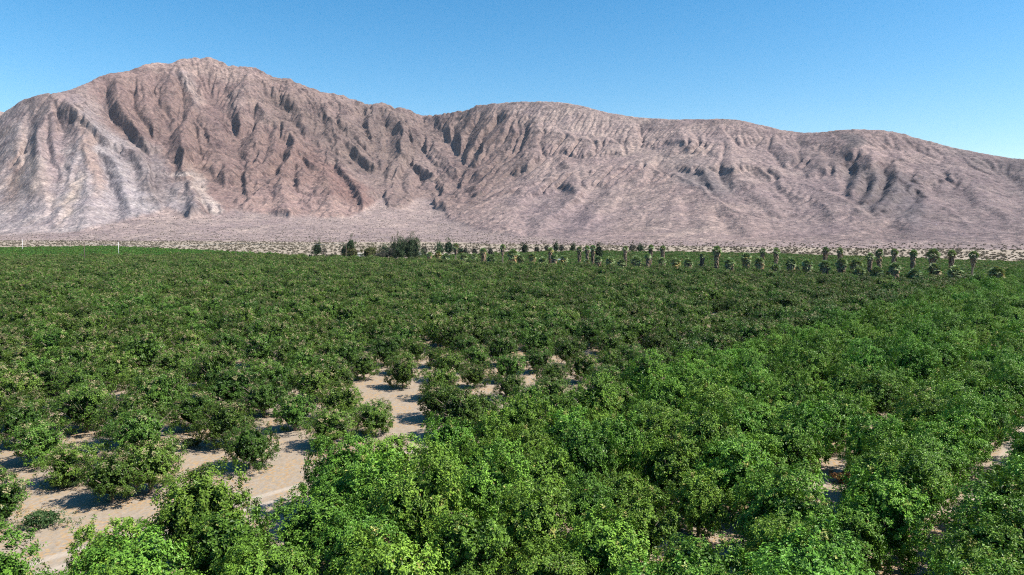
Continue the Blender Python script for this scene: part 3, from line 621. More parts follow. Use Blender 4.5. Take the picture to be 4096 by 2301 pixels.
# places where the photograph shows bare sand between crowns; trees keep clear of the sight lines to them
SAND = [at(*p) for p in [(28, 548), (45, 522), (62, 497), (150, 527), (190, 506), (225, 493), (262, 484), (288, 479), (312, 470), (98, 471), (125, 462),
        (165, 452), (182, 442), (353, 386), (500, 406), (430, 372), (690, 356),
        (1002, 476), (985, 498), (966, 522), (950, 560), (852, 497), (838, 512), (822, 522), (745, 570)]]
def clear_sand(x, y, r, h):
    for gx, gy in SAND:
        dg = math.hypot(gx, gy); ux, uy = gx / dg, gy / dg; t = x * ux + y * uy
        if t > dg + r * .6 or t < dg - 14: continue
        ray = 20 * (1 - t / dg)
        if ray > h * .97: continue
        lat = x * uy - y * ux; need = r * (1.0 if ray < h * .7 else .7) + .15
        if abs(lat) < need:
            mv = min(need - abs(lat), 2.4) * (1 if lat >= 0 else -1); x += uy * mv; y -= ux * mv
    return x, y

def instancer(name, pts, rots, scales, idx, sources, label, cat):
    """one object of countless copies: a point cloud that carries whole trees"""
    me = mesh_np(name, pts, np.zeros((0, 4), np.int32), None) if False else bpy.data.meshes.new(name)
    n = len(pts); me.vertices.add(n); me.vertices.foreach_set('co', np.asarray(pts, np.float32).ravel())
    me.attributes.new('spin', 'FLOAT_VECTOR', 'POINT').data.foreach_set('vector', np.asarray(rots, np.float32).ravel())
    me.attributes.new('size', 'FLOAT_VECTOR', 'POINT').data.foreach_set('vector', np.asarray(scales, np.float32).ravel())
    me.attributes.new('pick', 'INT', 'POINT').data.foreach_set('value', np.asarray(idx, np.int32))
    o = obj(name, me); tag(o, label, cat, kind='stuff')
    ng = bpy.data.node_groups.new(name, 'GeometryNodeTree')
    ng.interface.new_socket('Geometry', in_out='INPUT', socket_type='NodeSocketGeometry'); ng.interface.new_socket('Geometry', in_out='OUTPUT', socket_type='NodeSocketGeometry')
    nn, ll = ng.nodes, ng.links; gi = nn.new('NodeGroupInput'); go = nn.new('NodeGroupOutput')
    g2i = nn.new('GeometryNodeGeometryToInstance')
    for s in reversed(sources):
        oi = nn.new('GeometryNodeObjectInfo'); oi.transform_space = 'ORIGINAL'; oi.inputs['Object'].default_value = s; oi.inputs['As Instance'].default_value = False
        one = nn.new('GeometryNodeGeometryToInstance'); ll.new(oi.outputs['Geometry'], one.inputs[0])
        if 'join' not in locals(): join = nn.new('GeometryNodeJoinGeometry')
        ll.new(one.outputs[0], join.inputs[0])
    iop = nn.new('GeometryNodeInstanceOnPoints'); iop.inputs['Pick Instance'].default_value = True
    def attr(nm, dt):
        a = nn.new('GeometryNodeInputNamedAttribute'); a.data_type = dt; a.inputs['Name'].default_value = nm
        return next(x for x in a.outputs if x.enabled and x.name == 'Attribute')
    e2r = nn.new('FunctionNodeEulerToRotation'); ll.new(attr('spin', 'FLOAT_VECTOR'), e2r.inputs[0]); ll.new(e2r.outputs[0], iop.inputs['Rotation'])
    ll.new(attr('size', 'FLOAT_VECTOR'), iop.inputs['Scale']); ll.new(attr('pick', 'INT'), iop.inputs['Instance Index'])
    ll.new(gi.outputs[0], iop.inputs['Points']); ll.new(join.outputs[0], iop.inputs['Instance']); ll.new(iop.outputs[0], go.inputs[0])
    o.modifiers.new('copies', 'NODES').node_group = ng
    return o

def make_tree(name, crown, trunk):
    r = empty(name, (0, 0, 0)); obj('crown', crown, r); obj('trunk', trunk, r); return r

def copy_tree(r, **kw):
    c = r.copy(); COL.objects.link(c)
    for ch in r.children:
        d = ch.copy(); COL.objects.link(d); d.parent = c
    return c

# --- bright grove on the right of the lane
rng = np.random.default_rng(4)
pts = grid_points([2.0, 7.0, 12.0, 16.8, 21.2, 27.3, 31.0, 37.0, 42.4, 47.8, 53.2, 58.6, 64.0, 69.4, 74.8, 80.2], 4.9, -75, 300, rng, .35)
keep = in_view(pts[:, 0], pts[:, 1], 9) & (pts[:, 1] > 27) & (pts[:, 1] < 262) & (pts[:, 0] + 0 < .80 * pts[:, 1] + 14)
# the camera hovers above: nothing stands right under it
pts = pts[keep]; pts = pts[rng.random(len(pts)) > .012]
bright_protos = [make_tree('citrus_tree', BRIGHT[k], BRIGHT_TRUNK[k % 2]) for k in range(5)]
SPOTS_B = []
for ri in range(16):
    row = pts[pts[:, 2] == ri]; row = row[np.argsort(row[:, 3])]
    cnt = 0
    for x, y, _, t in row:
        vis = (y > 34.5) and abs(x) < .75 * y + 2
        if vis: cnt += 1
        SPOTS_B.append((x, y, ri, cnt if vis else 0))
# --- older, duller grove on the left and middle
def hedge_y(x): return 440 + (x + 330) * .14
pts = grid_points([-12.3, -19.6, -26.8, -33.6, -40.0] + [-45.6 - 6.3 * k for k in range(97)], 6.4, -420, 420, rng, .7)
ext = grid_points([-5.4], 4.8, 11, 300, rng, .4); ext[:, 2] = 199; pts = np.concatenate([pts, ext])
x, y = pts[:, 0], pts[:, 1]; tt = x * RD[0] + y * RD[1]
keep = in_view(x, y, 22) & (y > 30) & (.573 * x + .82 * y < 280) & ((x > -110) | (y < hedge_y(x) - 3))
pts = pts[keep]; pts = pts[rng.random(len(pts)) > .035]
gapd = np.hypot((pts[:, 0] + 8) / 22, (pts[:, 1] - 88) / 14)
pts = pts[(gapd > 1) | (rng.random(len(pts)) > .04)]
vis = in_view(pts[:, 0], pts[:, 1], 0) & (pts[:, 1] > 40)
near = np.sort(np.concatenate([pts[vis, 1], [a[1] for a in SPOTS_B if a[3]]]))[299]      # the 300 nearest of both groves stand as trees of their own
first = set(np.flatnonzero(vis & (pts[:, 1] <= near)).tolist())
used = set(); rest_b = []
for x, y, ri, cnt in SPOTS_B:
    if not cnt or y > near: rest_b.append((x, y)); continue
    k = int(rng.integers(5)); r = bright_protos[k] if k not in used else copy_tree(bright_protos[k])
    used.add(k); s = .80 + .30 * rng.random()
    x, y = clear_sand(x, y, 2.2 * s, 4.9 * s)
    r.location = (x, y, 0); r.rotation_euler = (0, 0, rng.random() * 6.28); r.scale = (s, s, s * (.88 + .26 * rng.random()))
    tag(r, f'bright citrus tree, {ordinal(cnt)} from the near end, {ORD[ri]} row right of dirt lane', 'citrus tree', 'bright leafy citrus trees of the near grove')


dull_protos = [make_tree('citrus_tree', DULL[k], DULL_TRUNK[k % 3]) for k in range(6)]
used = set(); rest = []; count = {}
for i in np.lexsort((pts[:, 3], pts[:, 2])):
    x, y, ri, t = pts[i]; ri = int(ri)
    sparse = math.exp(-((x + 8) / 26) ** 2 - ((y - 88) / 18) ** 2); lane = 1.0 if ri < 3 and y < 75 else 0
    s = (.90 + .30 * rng.random()) * (1 - .13 * sparse - .03 * lane) 
    if y > 75 and sparse < .3: s *= 1.1
    x, y = clear_sand(x, y, 2.1 * s, 4.0 * s)
    rz = rng.random() * 6.28; k = int(rng.integers(6)); sc = (s, s * (.92 + .16 * rng.random()), s * (.88 + .24 * rng.random()))
    if i not in first: rest.append((x, y, rz, sc, k)); continue
    r = dull_protos[k] if k not in used else copy_tree(dull_protos[k]); used.add(k)
    r.location = (x, y, 0); r.rotation_euler = (0, 0, rz); r.scale = sc
    count[ri] = count.get(ri, 0) + 1
    lab = f'dull green citrus tree, {ordinal(count[ri])} from the near end, {ordinal(ri % 199 + 1)} row left of dirt lane'
    if ri == 199: lab = f'dull green citrus tree, {ordinal(count[ri])} in the row closing the dirt lane'
    tag(r, lab, 'citrus tree', 'older dull citrus trees of the left grove')
for x, y in rest_b:
    s = .80 + .30 * rng.random(); rest.append((x, y, rng.random() * 6.28, (s, s, s * (.9 + .2 * rng.random())), 6 + int(rng.integers(5))))
srcs = [next(c for c in p.children if c.name.startswith('crown')) for p in dull_protos + bright_protos]
instancer('orchard', [(a[0], a[1], 0) for a in rest], [(0, 0, a[2]) for a in rest], [a[3] for a in rest], [a[4] for a in rest], srcs,
          'dark green citrus orchard filling the plain in close rows', 'orchard')

# --- groves beyond the palms and at the far left
def poly_edge(pl, x): return np.interp(x, [p[0] for p in pl], [p[1] for p in pl])
FAR_EDGE_R = [(-75, 540), (0, 575), (60, 585), (124, 569), (194, 517), (288, 385), (420, 300), (600, 220)]
FAR_EDGE_L = [(-1000, 1010), (-616, 822), (-439, 728), (-263, 575), (-195, 508), (-144, 463)]
pr = grid_points([-330 + 5.0 * k for k in range(150)], 4.6, 180, 620, rng, .3)
x, y = pr[:, 0], pr[:, 1]; tt = x * RD[0] + y * RD[1]
pr = pr[(x > -62) & (.573 * x + .82 * y > 306) & (y < poly_edge(FAR_EDGE_R, x) - 4) & (np.abs(x) < .85 * y + 30)]
pr = pr[rng.random(len(pr)) > .05]
far_src = []
for k, m in enumerate(FARM):
    o = obj('orchard_tree', m); far_src.append(o); o.location = (pr[k * 7][0], pr[k * 7][1], 0)
    tag(o, 'hedged mid green citrus tree among the rows beyond the palms', 'citrus tree', 'citrus trees beyond the palm rows')
n = len(pr); sc = .95 + .25 * rng.random(n); wild = ((y := pr[:, 1]) > 430) & (pr[:, 0] < 130); sc = sc * np.where(wild, .55 + .5 * rng.random(n), .92)
instancer('far_orchard', np.c_[pr[:, :2], np.zeros(n)], np.c_[np.zeros((n, 2)), rng.random(n) * 6.28], np.c_[sc, sc, sc * .95], rng.integers(0, 4, n), far_src,
          'mid green hedged orchard rows between the palms and the sand', 'orchard')
pl_ = grid_points([-760 + 4.6 * k for k in range(160)], 4.4, -250, 700, rng, .4)
x, y = pl_[:, 0], pl_[:, 1]
pl_ = pl_[(x < -138) & (y > hedge_y(x) + 16) & (y < poly_edge(FAR_EDGE_L, x)) & (np.abs(x) < .85 * y + 20)]
young_src = []
for k, m in enumerate(YOUNGM):
    o = obj('orchard_tree', m); young_src.append(o); o.location = (pl_[k * 9][0], pl_[k * 9][1], 0)
    tag(o, 'fresh green citrus tree in the far left block beyond dry hedge', 'citrus tree', 'fresh green trees of the far left block')
n = len(pl_); sc = .95 + .2 * rng.random(n)
instancer('young_orchard', np.c_[pl_[:, :2], np.zeros(n)], np.c_[np.zeros((n, 2)), rng.random(n) * 6.28], np.c_[sc, sc, sc], rng.integers(0, 3, n), young_src,
          'fresh green young orchard block at the far left before the sand', 'orchard')
print('trees', len(SPOTS_B), len(rest), len(pr), len(pl_))
# ---------------------------------------------------------------- fan palms
MAT_FROND = leaf_material('palm_frond', (0.065, 0.115, 0.038), (0.27, 0.34, 0.165), (0.312, 0.242, 0.078), gloss=.5, spec=.15, trans=.12, vary=.18)
MAT_SKIRT = leaf_material('dead_palm_frond', (0.078, 0.061, 0.047), (0.211, 0.164, 0.117), (0.328, 0.211, 0.101), gloss=.8, spec=.15, trans=.05, vary=.2)
MAT_PALMTRUNK = plain('palm_trunk', (0.172, 0.133, 0.101), .9, .25, 5.0)

def strips(A, D, S, L, W, droop):
    """pointed strips from A along D (unit) with side S: a bent quad pair each"""
    L = np.asarray(L)[:, None]; W = np.asarray(W)[:, None]
    m = A + D * L * .45; e = A + D * L; e[:, 2] -= droop * L[:, 0]
    V = np.stack([A - S * W * .25, A + S * W * .25, m + S * W * .5, m - S * W * .5, e], 1).reshape(-1, 3)
    n = len(A); b = np.arange(n)[:, None] * 5
    return V, np.concatenate([b + np.array([0, 1, 2, 3])], 1), b + np.array([3, 2, 4])

def fan_crown(name, rng, cz, W, low, mat, gold=0.0, n=46):
    Vs, Qs, Ts, Cs = [], [], [], []; base = 0
    for k in range(n):
        el = math.radians(82 - (82 + low) * ((k + .5) / n) ** 1.15 + rng.normal() * 7); az = k * 2.39996 + rng.normal() * .25
        d = np.array([math.cos(el) * math.cos(az), math.cos(el) * math.sin(az), math.sin(el)]); s = np.array([-math.sin(az), math.cos(az), 0.0]); up = np.cross(s, d)
        tilt = rng.normal() * .5; s2 = s * math.cos(tilt) + up * math.sin(tilt)
        pl = W * (.20 + .08 * rng.random()); R = W * (.25 + .07 * rng.random()); hub = np.array([0, 0, cz]) + d * pl; hub[2] -= .12 * pl * (1 - d[2])
        a = np.linspace(-1.75, 1.75, 11) + rng.normal(size=11) * .06
        D = np.cos(a)[:, None] * d + np.sin(a)[:, None] * s2; D[:, 2] -= .10; D /= np.linalg.norm(D, axis=1)[:, None]
        S = -np.sin(a)[:, None] * d + np.cos(a)[:, None] * s2
        V, Q, T = strips(np.repeat(hub[None], 11, 0), D, S, R * (1 - .12 * np.abs(a)) * (.9 + .2 * rng.random(11)), np.full(11, R * .27), .18)
        # leaf stalk
        p = np.array([[0, 0, cz]] * 1); V2, Q2, T2 = strips(p, ((hub - p[0]) / np.linalg.norm(hub - p[0]))[None], s[None], [np.linalg.norm(hub - p[0])], [.09], 0)
        tone = np.clip(.25 + .5 * rng.random() + .25 * (el > .4), 0, 1); dry = (1.0 if rng.random() < gold * (1.6 if el < .3 else .3) else 0.0) * (.5 + .5 * rng.random())
        for v, q, t in ((V, Q, T), (V2, Q2, T2)):
            Vs.append(v); Qs.append(q + base); Ts.append(t + base); base += len(v); Cs.append(np.tile([tone, dry, 0], (len(v), 1)))
    return mesh_np(name, np.concatenate(Vs), [np.concatenate(Qs), np.concatenate(Ts)], mat, {'leaf': np.concatenate(Cs)}, smooth=False)

def skirt_mesh(name, rng, ztop, zbot, r0, r1, mat, tan, n):
    z = zbot + (ztop - zbot) * rng.random(n) ** .85; f = (z - zbot) / max(ztop - zbot, .1); a = rng.random(n) * 6.2832
    r = (r1 + (r0 - r1) * f) * (.72 + .4 * rng.random(n)); rad = np.stack([np.cos(a), np.sin(a), np.zeros(n)], 1)
    A = rad * (r * .8)[:, None]; A[:, 2] = z; D = rad * (.12 + .25 * rng.random((n, 1))); D[:, 2] = -1; D /= np.linalg.norm(D, axis=1)[:, None]
    S = np.stack([-np.sin(a), np.cos(a), rng.normal(size=n) * .25], 1)
    L = np.minimum(.9 + .7 * rng.random(n), np.maximum(.3, z - .1))
    V, Q, T = strips(A, D, S, L, .42 + .3 * rng.random(n), 0)
    tone = rng.random(n); dry = (rng.random(n) < tan) * (.4 + .6 * rng.random(n))
    return mesh_np(name, V, [Q, T], mat, {'leaf': np.repeat(np.stack([tone, dry, np.zeros(n)], 1), 5, 0)}, smooth=False)

TILES = {'A': (1680, 920), 'B': (2160, 940), 'C': (2640, 960), 'D': (3120, 970), 'E': (3576, 970), 'F': (1200, 920)}
def tp(tile, x, y): ox, oy = TILES[tile]; return (ox + x * .20186) / 4, (oy + y * .20186) / 4

PALMS = [  # tile, x, top, base, crown width, kind, skirt tan, gold fronds
    ('A', 195, 430, 590, 120, 'shag', .8, .1), ('A', 360, 405, 570, 140, 'low', .6, .6), ('A', 520, 455, 600, 155, 'low', .1, 0), ('A', 705, 262, 600, 135, 'tall', .2, .1),
    ('A', 865, 470, 600, 160, 'low', .1, 0), ('A', 1070, 455, 600, 135, 'low', .2, 0), ('A', 1250, 355, 620, 150, 'shag', .5, 0), ('A', 1410, 500, 640, 200, 'low', .1, .05),
    ('A', 1635, 280, 660, 115, 'tall', .3, .1), ('A', 1850, 372, 640, 235, 'shag', 1, .2), ('A', 1990, 485, 650, 160, 'low', .2, 0), ('A', 2220, 450, 665, 170, 'shag', .7, .15), ('A', 2430, 530, 690, 200, 'low', .2, 0),
    ('B', 200, 240, 570, 125, 'tall', .7, .55), ('B', 270, 372, 610, 150, 'shag', .1, 0), ('B', 480, 400, 605, 165, 'low', .5, .2), ('B', 785, 225, 585, 115, 'tall', .1, 0), ('B', 935, 210, 530, 115, 'tall', .1, 0),
    ('B', 1055, 195, 600, 125, 'tall', .3, 0), ('B', 925, 480, 612, 140, 'low', .3, .2), ('B', 1165, 412, 615, 155, 'shag', .3, .05), ('B', 1395, 425, 618, 190, 'low', .6, .1), ('B', 1620, 470, 640, 180, 'low', .1, 0),
    ('B', 1690, 210, 575, 115, 'tall', .1, 0), ('B', 1900, 412, 640, 215, 'shag', .4, .05), ('B', 2185, 190, 575, 115, 'tall', .1, 0), ('B', 2148, 355, 645, 135, 'tall', .4, 0), ('B', 2440, 205, 585, 125, 'tall', .2, 0), ('B', 2420, 445, 655, 170, 'shag', .1, 0),
    ('C', 315, 355, 560, 195, 'low', .9, .35), ('C', 560, 355, 585, 190, 'shag', .3, 0), ('C', 830, 245, 600, 135, 'tall', .1, 0), ('C', 850, 420, 590, 170, 'low', .1, 0), ('C', 1110, 112, 605, 195, 'tall', .3, 0),
    ('C', 1380, 352, 620, 215, 'shag', .4, .05), ('C', 1715, 245, 615, 225, 'shag', .3, .15), ('C', 2030, 162, 545, 125, 'tall', .2, 0), ('C', 1990, 340, 625, 205, 'shag', .5, .05), ('C', 2300, 152, 580, 145, 'tall', .2, 0), ('C', 2290, 470, 675, 220, 'low', .1, 0),
    ('D', 230, 292, 625, 215, 'shag', .3, .1), ('D', 330, 450, 620, 110, 'low', .2, 0), ('D', 545, 325, 625, 225, 'shag', .4, .05), ('D', 905, 85, 570, 135, 'tall', .1, 0), ('D', 880, 352, 645, 225, 'shag', .4, .05),
    ('D', 1190, 102, 575, 135, 'tall', .1, 0), ('D', 1220, 305, 655, 225, 'shag', .1, 0), ('D', 1510, 312, 585, 255, 'shag', .1, 0), ('D', 1570, 480, 680, 230, 'low', .2, 0), ('D', 1790, 202, 570, 155, 'tall', .1, 0),
    ('D', 1945, 122, 560, 155, 'tall', .2, 0), ('D', 1930, 470, 690, 245, 'low', .1, 0), ('D', 2270, 122, 580, 145, 'tall', .1, 0), ('D', 2280, 390, 695, 225, 'shag', .2, .05),
    ('E', 350, 138, 560, 155, 'tall', .2, 0), ('E', 430, 510, 730, 235, 'low', .1, .05), ('E', 760, 122, 650, 245, 'tall', .1, 0), ('E', 810, 402, 710, 245, 'shag', .3, .05), ('E', 1140, 142, 660, 155, 'tall', .2, .1),
    ('E', 1220, 458, 755, 285, 'shag', .7, .05), ('E', 1560, 158, 660, 180, 'tall', .2, 0), ('E', 1690, 612, 800, 290, 'low', .1, 0), ('E', 2080, 462, 800, 300, 'shag', 1, .45)]

def build_palms():
    info = []
    for k, (tile, x, top, base, w, kind, tan, gold) in enumerate(PALMS):
        px, pb = tp(tile, x, base); _, pt = tp(tile, x, top)
        gx, d = at(px, pb, 3.2); H = 20 - (pt - 230) * d / 683; W = w * .20186 / 4 * d / 683
        info.append((px, gx, d, H, W, kind, tan, gold))
    rank = {}
    order = sorted(range(len(info)), key=lambda i: -info[i][0]); num = {}
    for i in order:
        kd = info[i][5]; num[kd] = num.get(kd, 0) + 1; rank[i] = num[kd]
    for k, (px, gx, d, H, W, kind, tan, gold) in enumerate(info):
        rng = np.random.default_rng(900 + k)
        r = empty('fan_palm', (gx, d, 0), rng.random() * 6.28)
        W *= 1.12; cz = H - W * .42; g = Geo(); lean = rng.normal(size=2) * .025 * H
        def axis(z): return (lean[0] * (z / H) ** 2, lean[1] * (z / H) ** 2, z)
        tr = .30 if kind == 'tall' else .34
        g.tube([axis(z) for z in np.linspace(-.2, max(cz, .6), 9)], np.linspace(tr * 1.25, tr * .85, 9), 8)
        obj('trunk', g.mesh('trunk', MAT_PALMTRUNK), r)
        c = obj('crown', fan_crown('crown', rng, 0, W, {'tall': 42, 'shag': 60, 'low': 38}[kind], MAT_FROND, gold, {'tall': 44, 'shag': 62, 'low': 54}[kind]), r)
        c.location = axis(max(cz, .5))
        if kind == 'tall':
            thin = (k in (3, 8, 60)); zb = cz - (H * .28 if thin else min(cz - 1.0, H * (.55 + .2 * rng.random())))
            obj('dead_fronds', skirt_mesh('dead_fronds', rng, cz - W * .02, zb, W * .34, .36 if thin else .55, MAT_SKIRT, tan * .5, 150), r).location = (lean[0] * .6, lean[1] * .6, 0)
            lab = f'tall fan palm on {"a thin bare trunk" if thin else "a shaggy trunk"}, {ordinal(rank[k])} tall palm from the right end'
        elif kind == 'shag':
            obj('dead_fronds', skirt_mesh('dead_fronds', rng, cz, .3, W * .40, W * .22, MAT_SKIRT, tan, 210), r).location = (lean[0] * .5, lean[1] * .5, 0)
            lab = f'squat fan palm with thick {"tan" if tan > .6 else "brown"} skirt, {ordinal(rank[k])} skirted palm from the right end'
        else:
            obj('dead_fronds', skirt_mesh('dead_fronds', rng, max(cz, 1.0), .2, W * .30, W * .2, MAT_SKIRT, tan, 70), r)
            lab = f'low bushy fan palm close to the ground, {ordinal(rank[k])} low palm from the right end'
        tag(r, lab, 'palm tree', 'fan palms in the double row across the plain')
build_palms()

# ---------------------------------------------------------------- farmstead trees
MAT_DARKTREE = leaf_material('dark_evergreen_leaf', (0.020, 0.041, 0.019), (0.066, 0.101, 0.043), (0.156, 0.133, 0.094), gloss=.6, spec=.15, trans=.12)
MAT_OLIVE = leaf_material('olive_green_leaf', (0.047, 0.058, 0.020), (0.125, 0.129, 0.047), (0.234, 0.187, 0.094), gloss=.65, spec=.15, trans=.2)
MAT_GREYTREE = leaf_material('grey_green_leaf', (0.058, 0.062, 0.047), (0.140, 0.136, 0.105), (0.250, 0.195, 0.156), gloss=.7, spec=.15, trans=.15)
MAT_MIDTREE = leaf_material('blue_green_leaf', (0.031, 0.061, 0.030), (0.094, 0.140, 0.066), (0.172, 0.156, 0.094), gloss=.6, spec=.15, trans=.15)

def tree(tile, x, top, base, w, mat, label, cat, taper=0.0, lean=0.0, z0=.08, n=2200, leaf=.55, drop=.12, lobes=26, group=None, seed=0, kind='farm_tree'):
    px, pb = tp(tile, x, base); _, pt = tp(tile, x, top); gx, d = at(px, pb, 3.0); H = 20 - (pt - 230) * d / 683; R = w * .20186 / 4 * d / 683 / 2 * (1.12 + .45 * taper)
    r = empty(kind, (gx, d, 0))
    me = crown_mesh('crown', 500 + seed, R, R * .9, H * z0, H * .98, lobes, n, leaf, leaf * .5, mat, .05, lobe=.36, drop=drop)
    v = np.empty(len(me.vertices) * 3, np.float32); me.vertices.foreach_get('co', v); v = v.reshape(-1, 3); f = np.clip(v[:, 2] / H, 0, 1.1)
    k = 1 - taper * np.clip(f - .3, 0, 1) * 1.15 ; v[:, 0] = v[:, 0] * k + lean * f ** 1.6 * R; v[:, 1] *= k
    me.vertices.foreach_set('co', v.ravel()); obj('crown', me, r)
    g = Geo(); P = [(lean * (z / H) ** 1.6 * R, 0, z) for z in np.linspace(-.2, H * .8, 7)]; g.tube(P, np.linspace(max(.16, H * .03), .05, 7), 7)
    rng = np.random.default_rng(seed)
    for b in range(5):
        z = H * (.25 + .12 * b); a = rng.random() * 6.3; o = np.array([lean * (z / H) ** 1.6 * R, 0, z]); e = o + np.array([math.cos(a) * R * .6, math.sin(a) * R * .6, H * .14])
        g.tube([o, (o + e) / 2 + np.array([0, 0, -.1]), e], [H * .012, H * .008, .02], 5)
    obj('trunk', g.mesh('trunk', MAT_BARK), r)
    return tag(r, label, cat, group)

T = tree
T('F', 345, 190, 490, 190, MAT_DARKTREE, 'dark ragged tree standing alone at the left of the farmstead clump', 'tree', .65, .1, n=1500, seed=1)
T('F', 470, 290, 490, 150, MAT_GREYTREE, 'bare grey bush leaning beside the lone dark tree', 'bush', .5, .2, n=420, drop=.4, leaf=.4, seed=2, kind='dry_bush')
T('F', 950, 105, 520, 210, MAT_DARKTREE, 'tall dark tree bending to the right behind utility pole', 'tree', .35, .75, n=2000, seed=3, drop=.2)
T('F', 880, 260, 515, 130, MAT_DARKTREE, 'dark narrow tree at the left foot of the bending tree', 'tree', .3, -.1, n=1000, seed=4)
T('F', 1030, 350, 520, 310, MAT_OLIVE, 'olive green spreading tree under the bending dark tree', 'tree', .1, 0, n=1800, seed=5)
T('F', 1390, 285, 535, 330, MAT_OLIVE, 'round yellowish olive tree beside the low white roof', 'tree', .15, 0, n=2300, seed=6)
T('F', 1630, 395, 545, 320, MAT_GREYTREE, 'low greyish pink dry bush in front of the farm trees', 'bush', .1, 0, n=1500, seed=7, kind='dry_bush')
T('F', 1690, 275, 470, 230, MAT_MIDTREE, 'blue green bushy tree behind the greyish dry bush', 'tree', .25, 0, n=1800, seed=8)
T('F', 1860, 150, 540, 130, MAT_DARKTREE, 'narrow dark conifer left of the two biggest dark trees', 'tree', .6, 0, n=1300, seed=9)
T('F', 1850, 300, 550, 240, MAT_GREYTREE, 'grey green tree at the foot of the narrow conifer', 'tree', .2, 0, n=1500, seed=10)
T('F', 2005, 115, 570, 250, MAT_DARKTREE, 'big dark pointed tree, left one of the tallest pair', 'tree', .62, -.12, n=6500, lobes=46, drop=0, seed=11)
T('F', 2225, 85, 570, 320, MAT_DARKTREE, 'biggest dark green tree, right one of the tallest pair', 'tree', .58, 0, n=8000, lobes=50, drop=0, seed=12)
T('F', 2440, 275, 480, 130, MAT_GREYTREE, 'thin pale tree just right of the biggest dark tree', 'tree', .3, .1, n=500, drop=.35, seed=13)
T('F', 705, 390, 492, 60, MAT_GREYTREE, 'slim pale sapling on the sand left of the utility pole', 'sapling', .3, 0, n=160, drop=.3, leaf=.35, seed=14, kind='sapling')
T('A', 400, 220, 455, 170, MAT_MIDTREE, 'blue green tree, left of the pair behind the palms', 'tree', .4, -.1, n=2000, seed=15)
T('A', 565, 170, 455, 200, MAT_MIDTREE, 'taller blue green tree, right of the pair behind the palms', 'tree', .45, .1, n=2300, seed=16)
T('A', 800, 325, 455, 140, MAT_MIDTREE, 'low blue green tree just right of a thin trunked palm', 'tree', .2, 0, n=1100, seed=17)
W_ = 'wispy desert trees along the edge of the sand'
for i, (t, x, a, b, w, m, lab) in enumerate([
        ('A', 905, 305, 455, 90, MAT_GREYTREE, 'small wispy grey tree at the sand edge right of the farm trees'), ('A', 1085, 325, 455, 120, MAT_GREYTREE, 'wispy grey tree on the sand edge left of the crossarm pole'),
        ('A', 1400, 315, 475, 110, MAT_GREYTREE, 'wispy grey tree between the crossarm pole and a thin palm'), ('A', 2070, 240, 425, 150, MAT_DARKTREE, 'compact dark round tree on the sand edge behind palms'),
        ('A', 2310, 285, 425, 120, MAT_GREYTREE, 'wispy pale tree just right of compact dark round tree'), ('A', 100, 265, 460, 110, MAT_GREYTREE, 'wispy pale tree beside the small white shed'),
        ('B', 130, 160, 300, 110, MAT_GREYTREE, 'greyish wispy tree left of the slim dark desert tree'), ('B', 310, 115, 305, 100, MAT_MIDTREE, 'slim dark desert tree between two wispy grey trees'),
        ('B', 425, 150, 295, 120, MAT_GREYTREE, 'greyish wispy tree right of the slim dark desert tree'), ('B', 640, 148, 290, 95, MAT_DARKTREE, 'small dark leaning tree at the sand edge'),
        ('B', 1165, 165, 415, 160, MAT_DARKTREE, 'dark upright tree right of three tall shaggy palms'), ('B', 1825, 145, 300, 150, MAT_GREYTREE, 'pale feathery tree left of the round dark tree at sand edge'),
        ('B', 1980, 158, 300, 150, MAT_MIDTREE, 'round dark tree beside the pale feathery tree at sand edge')]):
    dense = m in (MAT_DARKTREE, MAT_MIDTREE)
    T(t, x, a, b, w, m, lab, 'tree', .25, (-.2 if i == 9 else .05) + (.5 if i == 9 else 0), n=1500 if dense else 520, drop=.1 if dense else .35, group=W_, seed=30 + i, kind='desert_tree')

# dry hedge between the dull grove and the fresh green block
HB = [crown_mesh('hedge_bush_crown', 700 + k, 2.6, 2.2, .1, 3.1, 16, 420, .5, .26, m, .1, lobe=.42) for k, m in enumerate((MAT_GREYTREE, MAT_GREYTREE, MAT_MIDTREE))]
rng = np.random.default_rng(12); hx = -372.0; k = 0
while hx < -112:
    o = obj('hedge_bush', HB[int(rng.choice(3, p=(.4, .3, .3)))]); s = .8 + .5 * rng.random(); o.location = (hx, hedge_y(hx) + 7 + rng.normal() * 1.2, 0); o.scale = (s, s, s * .95); o.rotation_euler = (0, 0, rng.random() * 6.28)
    tag(o, 'dry greyish bush in the hedge in front of the fresh green block', 'bush', 'bushes of the dry hedge'); hx += 3.6 + rng.random() * 3.2

# ---------------------------------------------------------------- poles, sheds, signs
MAT_WHITE = plain('white_paint', (0.62, 0.62, 0.61), .5, .05, 2.0); MAT_WOOD = plain('weathered_pole_wood', (0.078, 0.058, 0.043), .9, .3, 3.0)
MAT_STEEL = plain('galvanised_metal', (0.328, 0.335, 0.343), .5, .1, 4.0); MAT_ROOF = plain('pale_roof', (0.484, 0.445, 0.390), .8, .1, 1.0); MAT_DOOR = plain('grey_door', (0.234, 0.242, 0.250), .6, .1, 2.0)

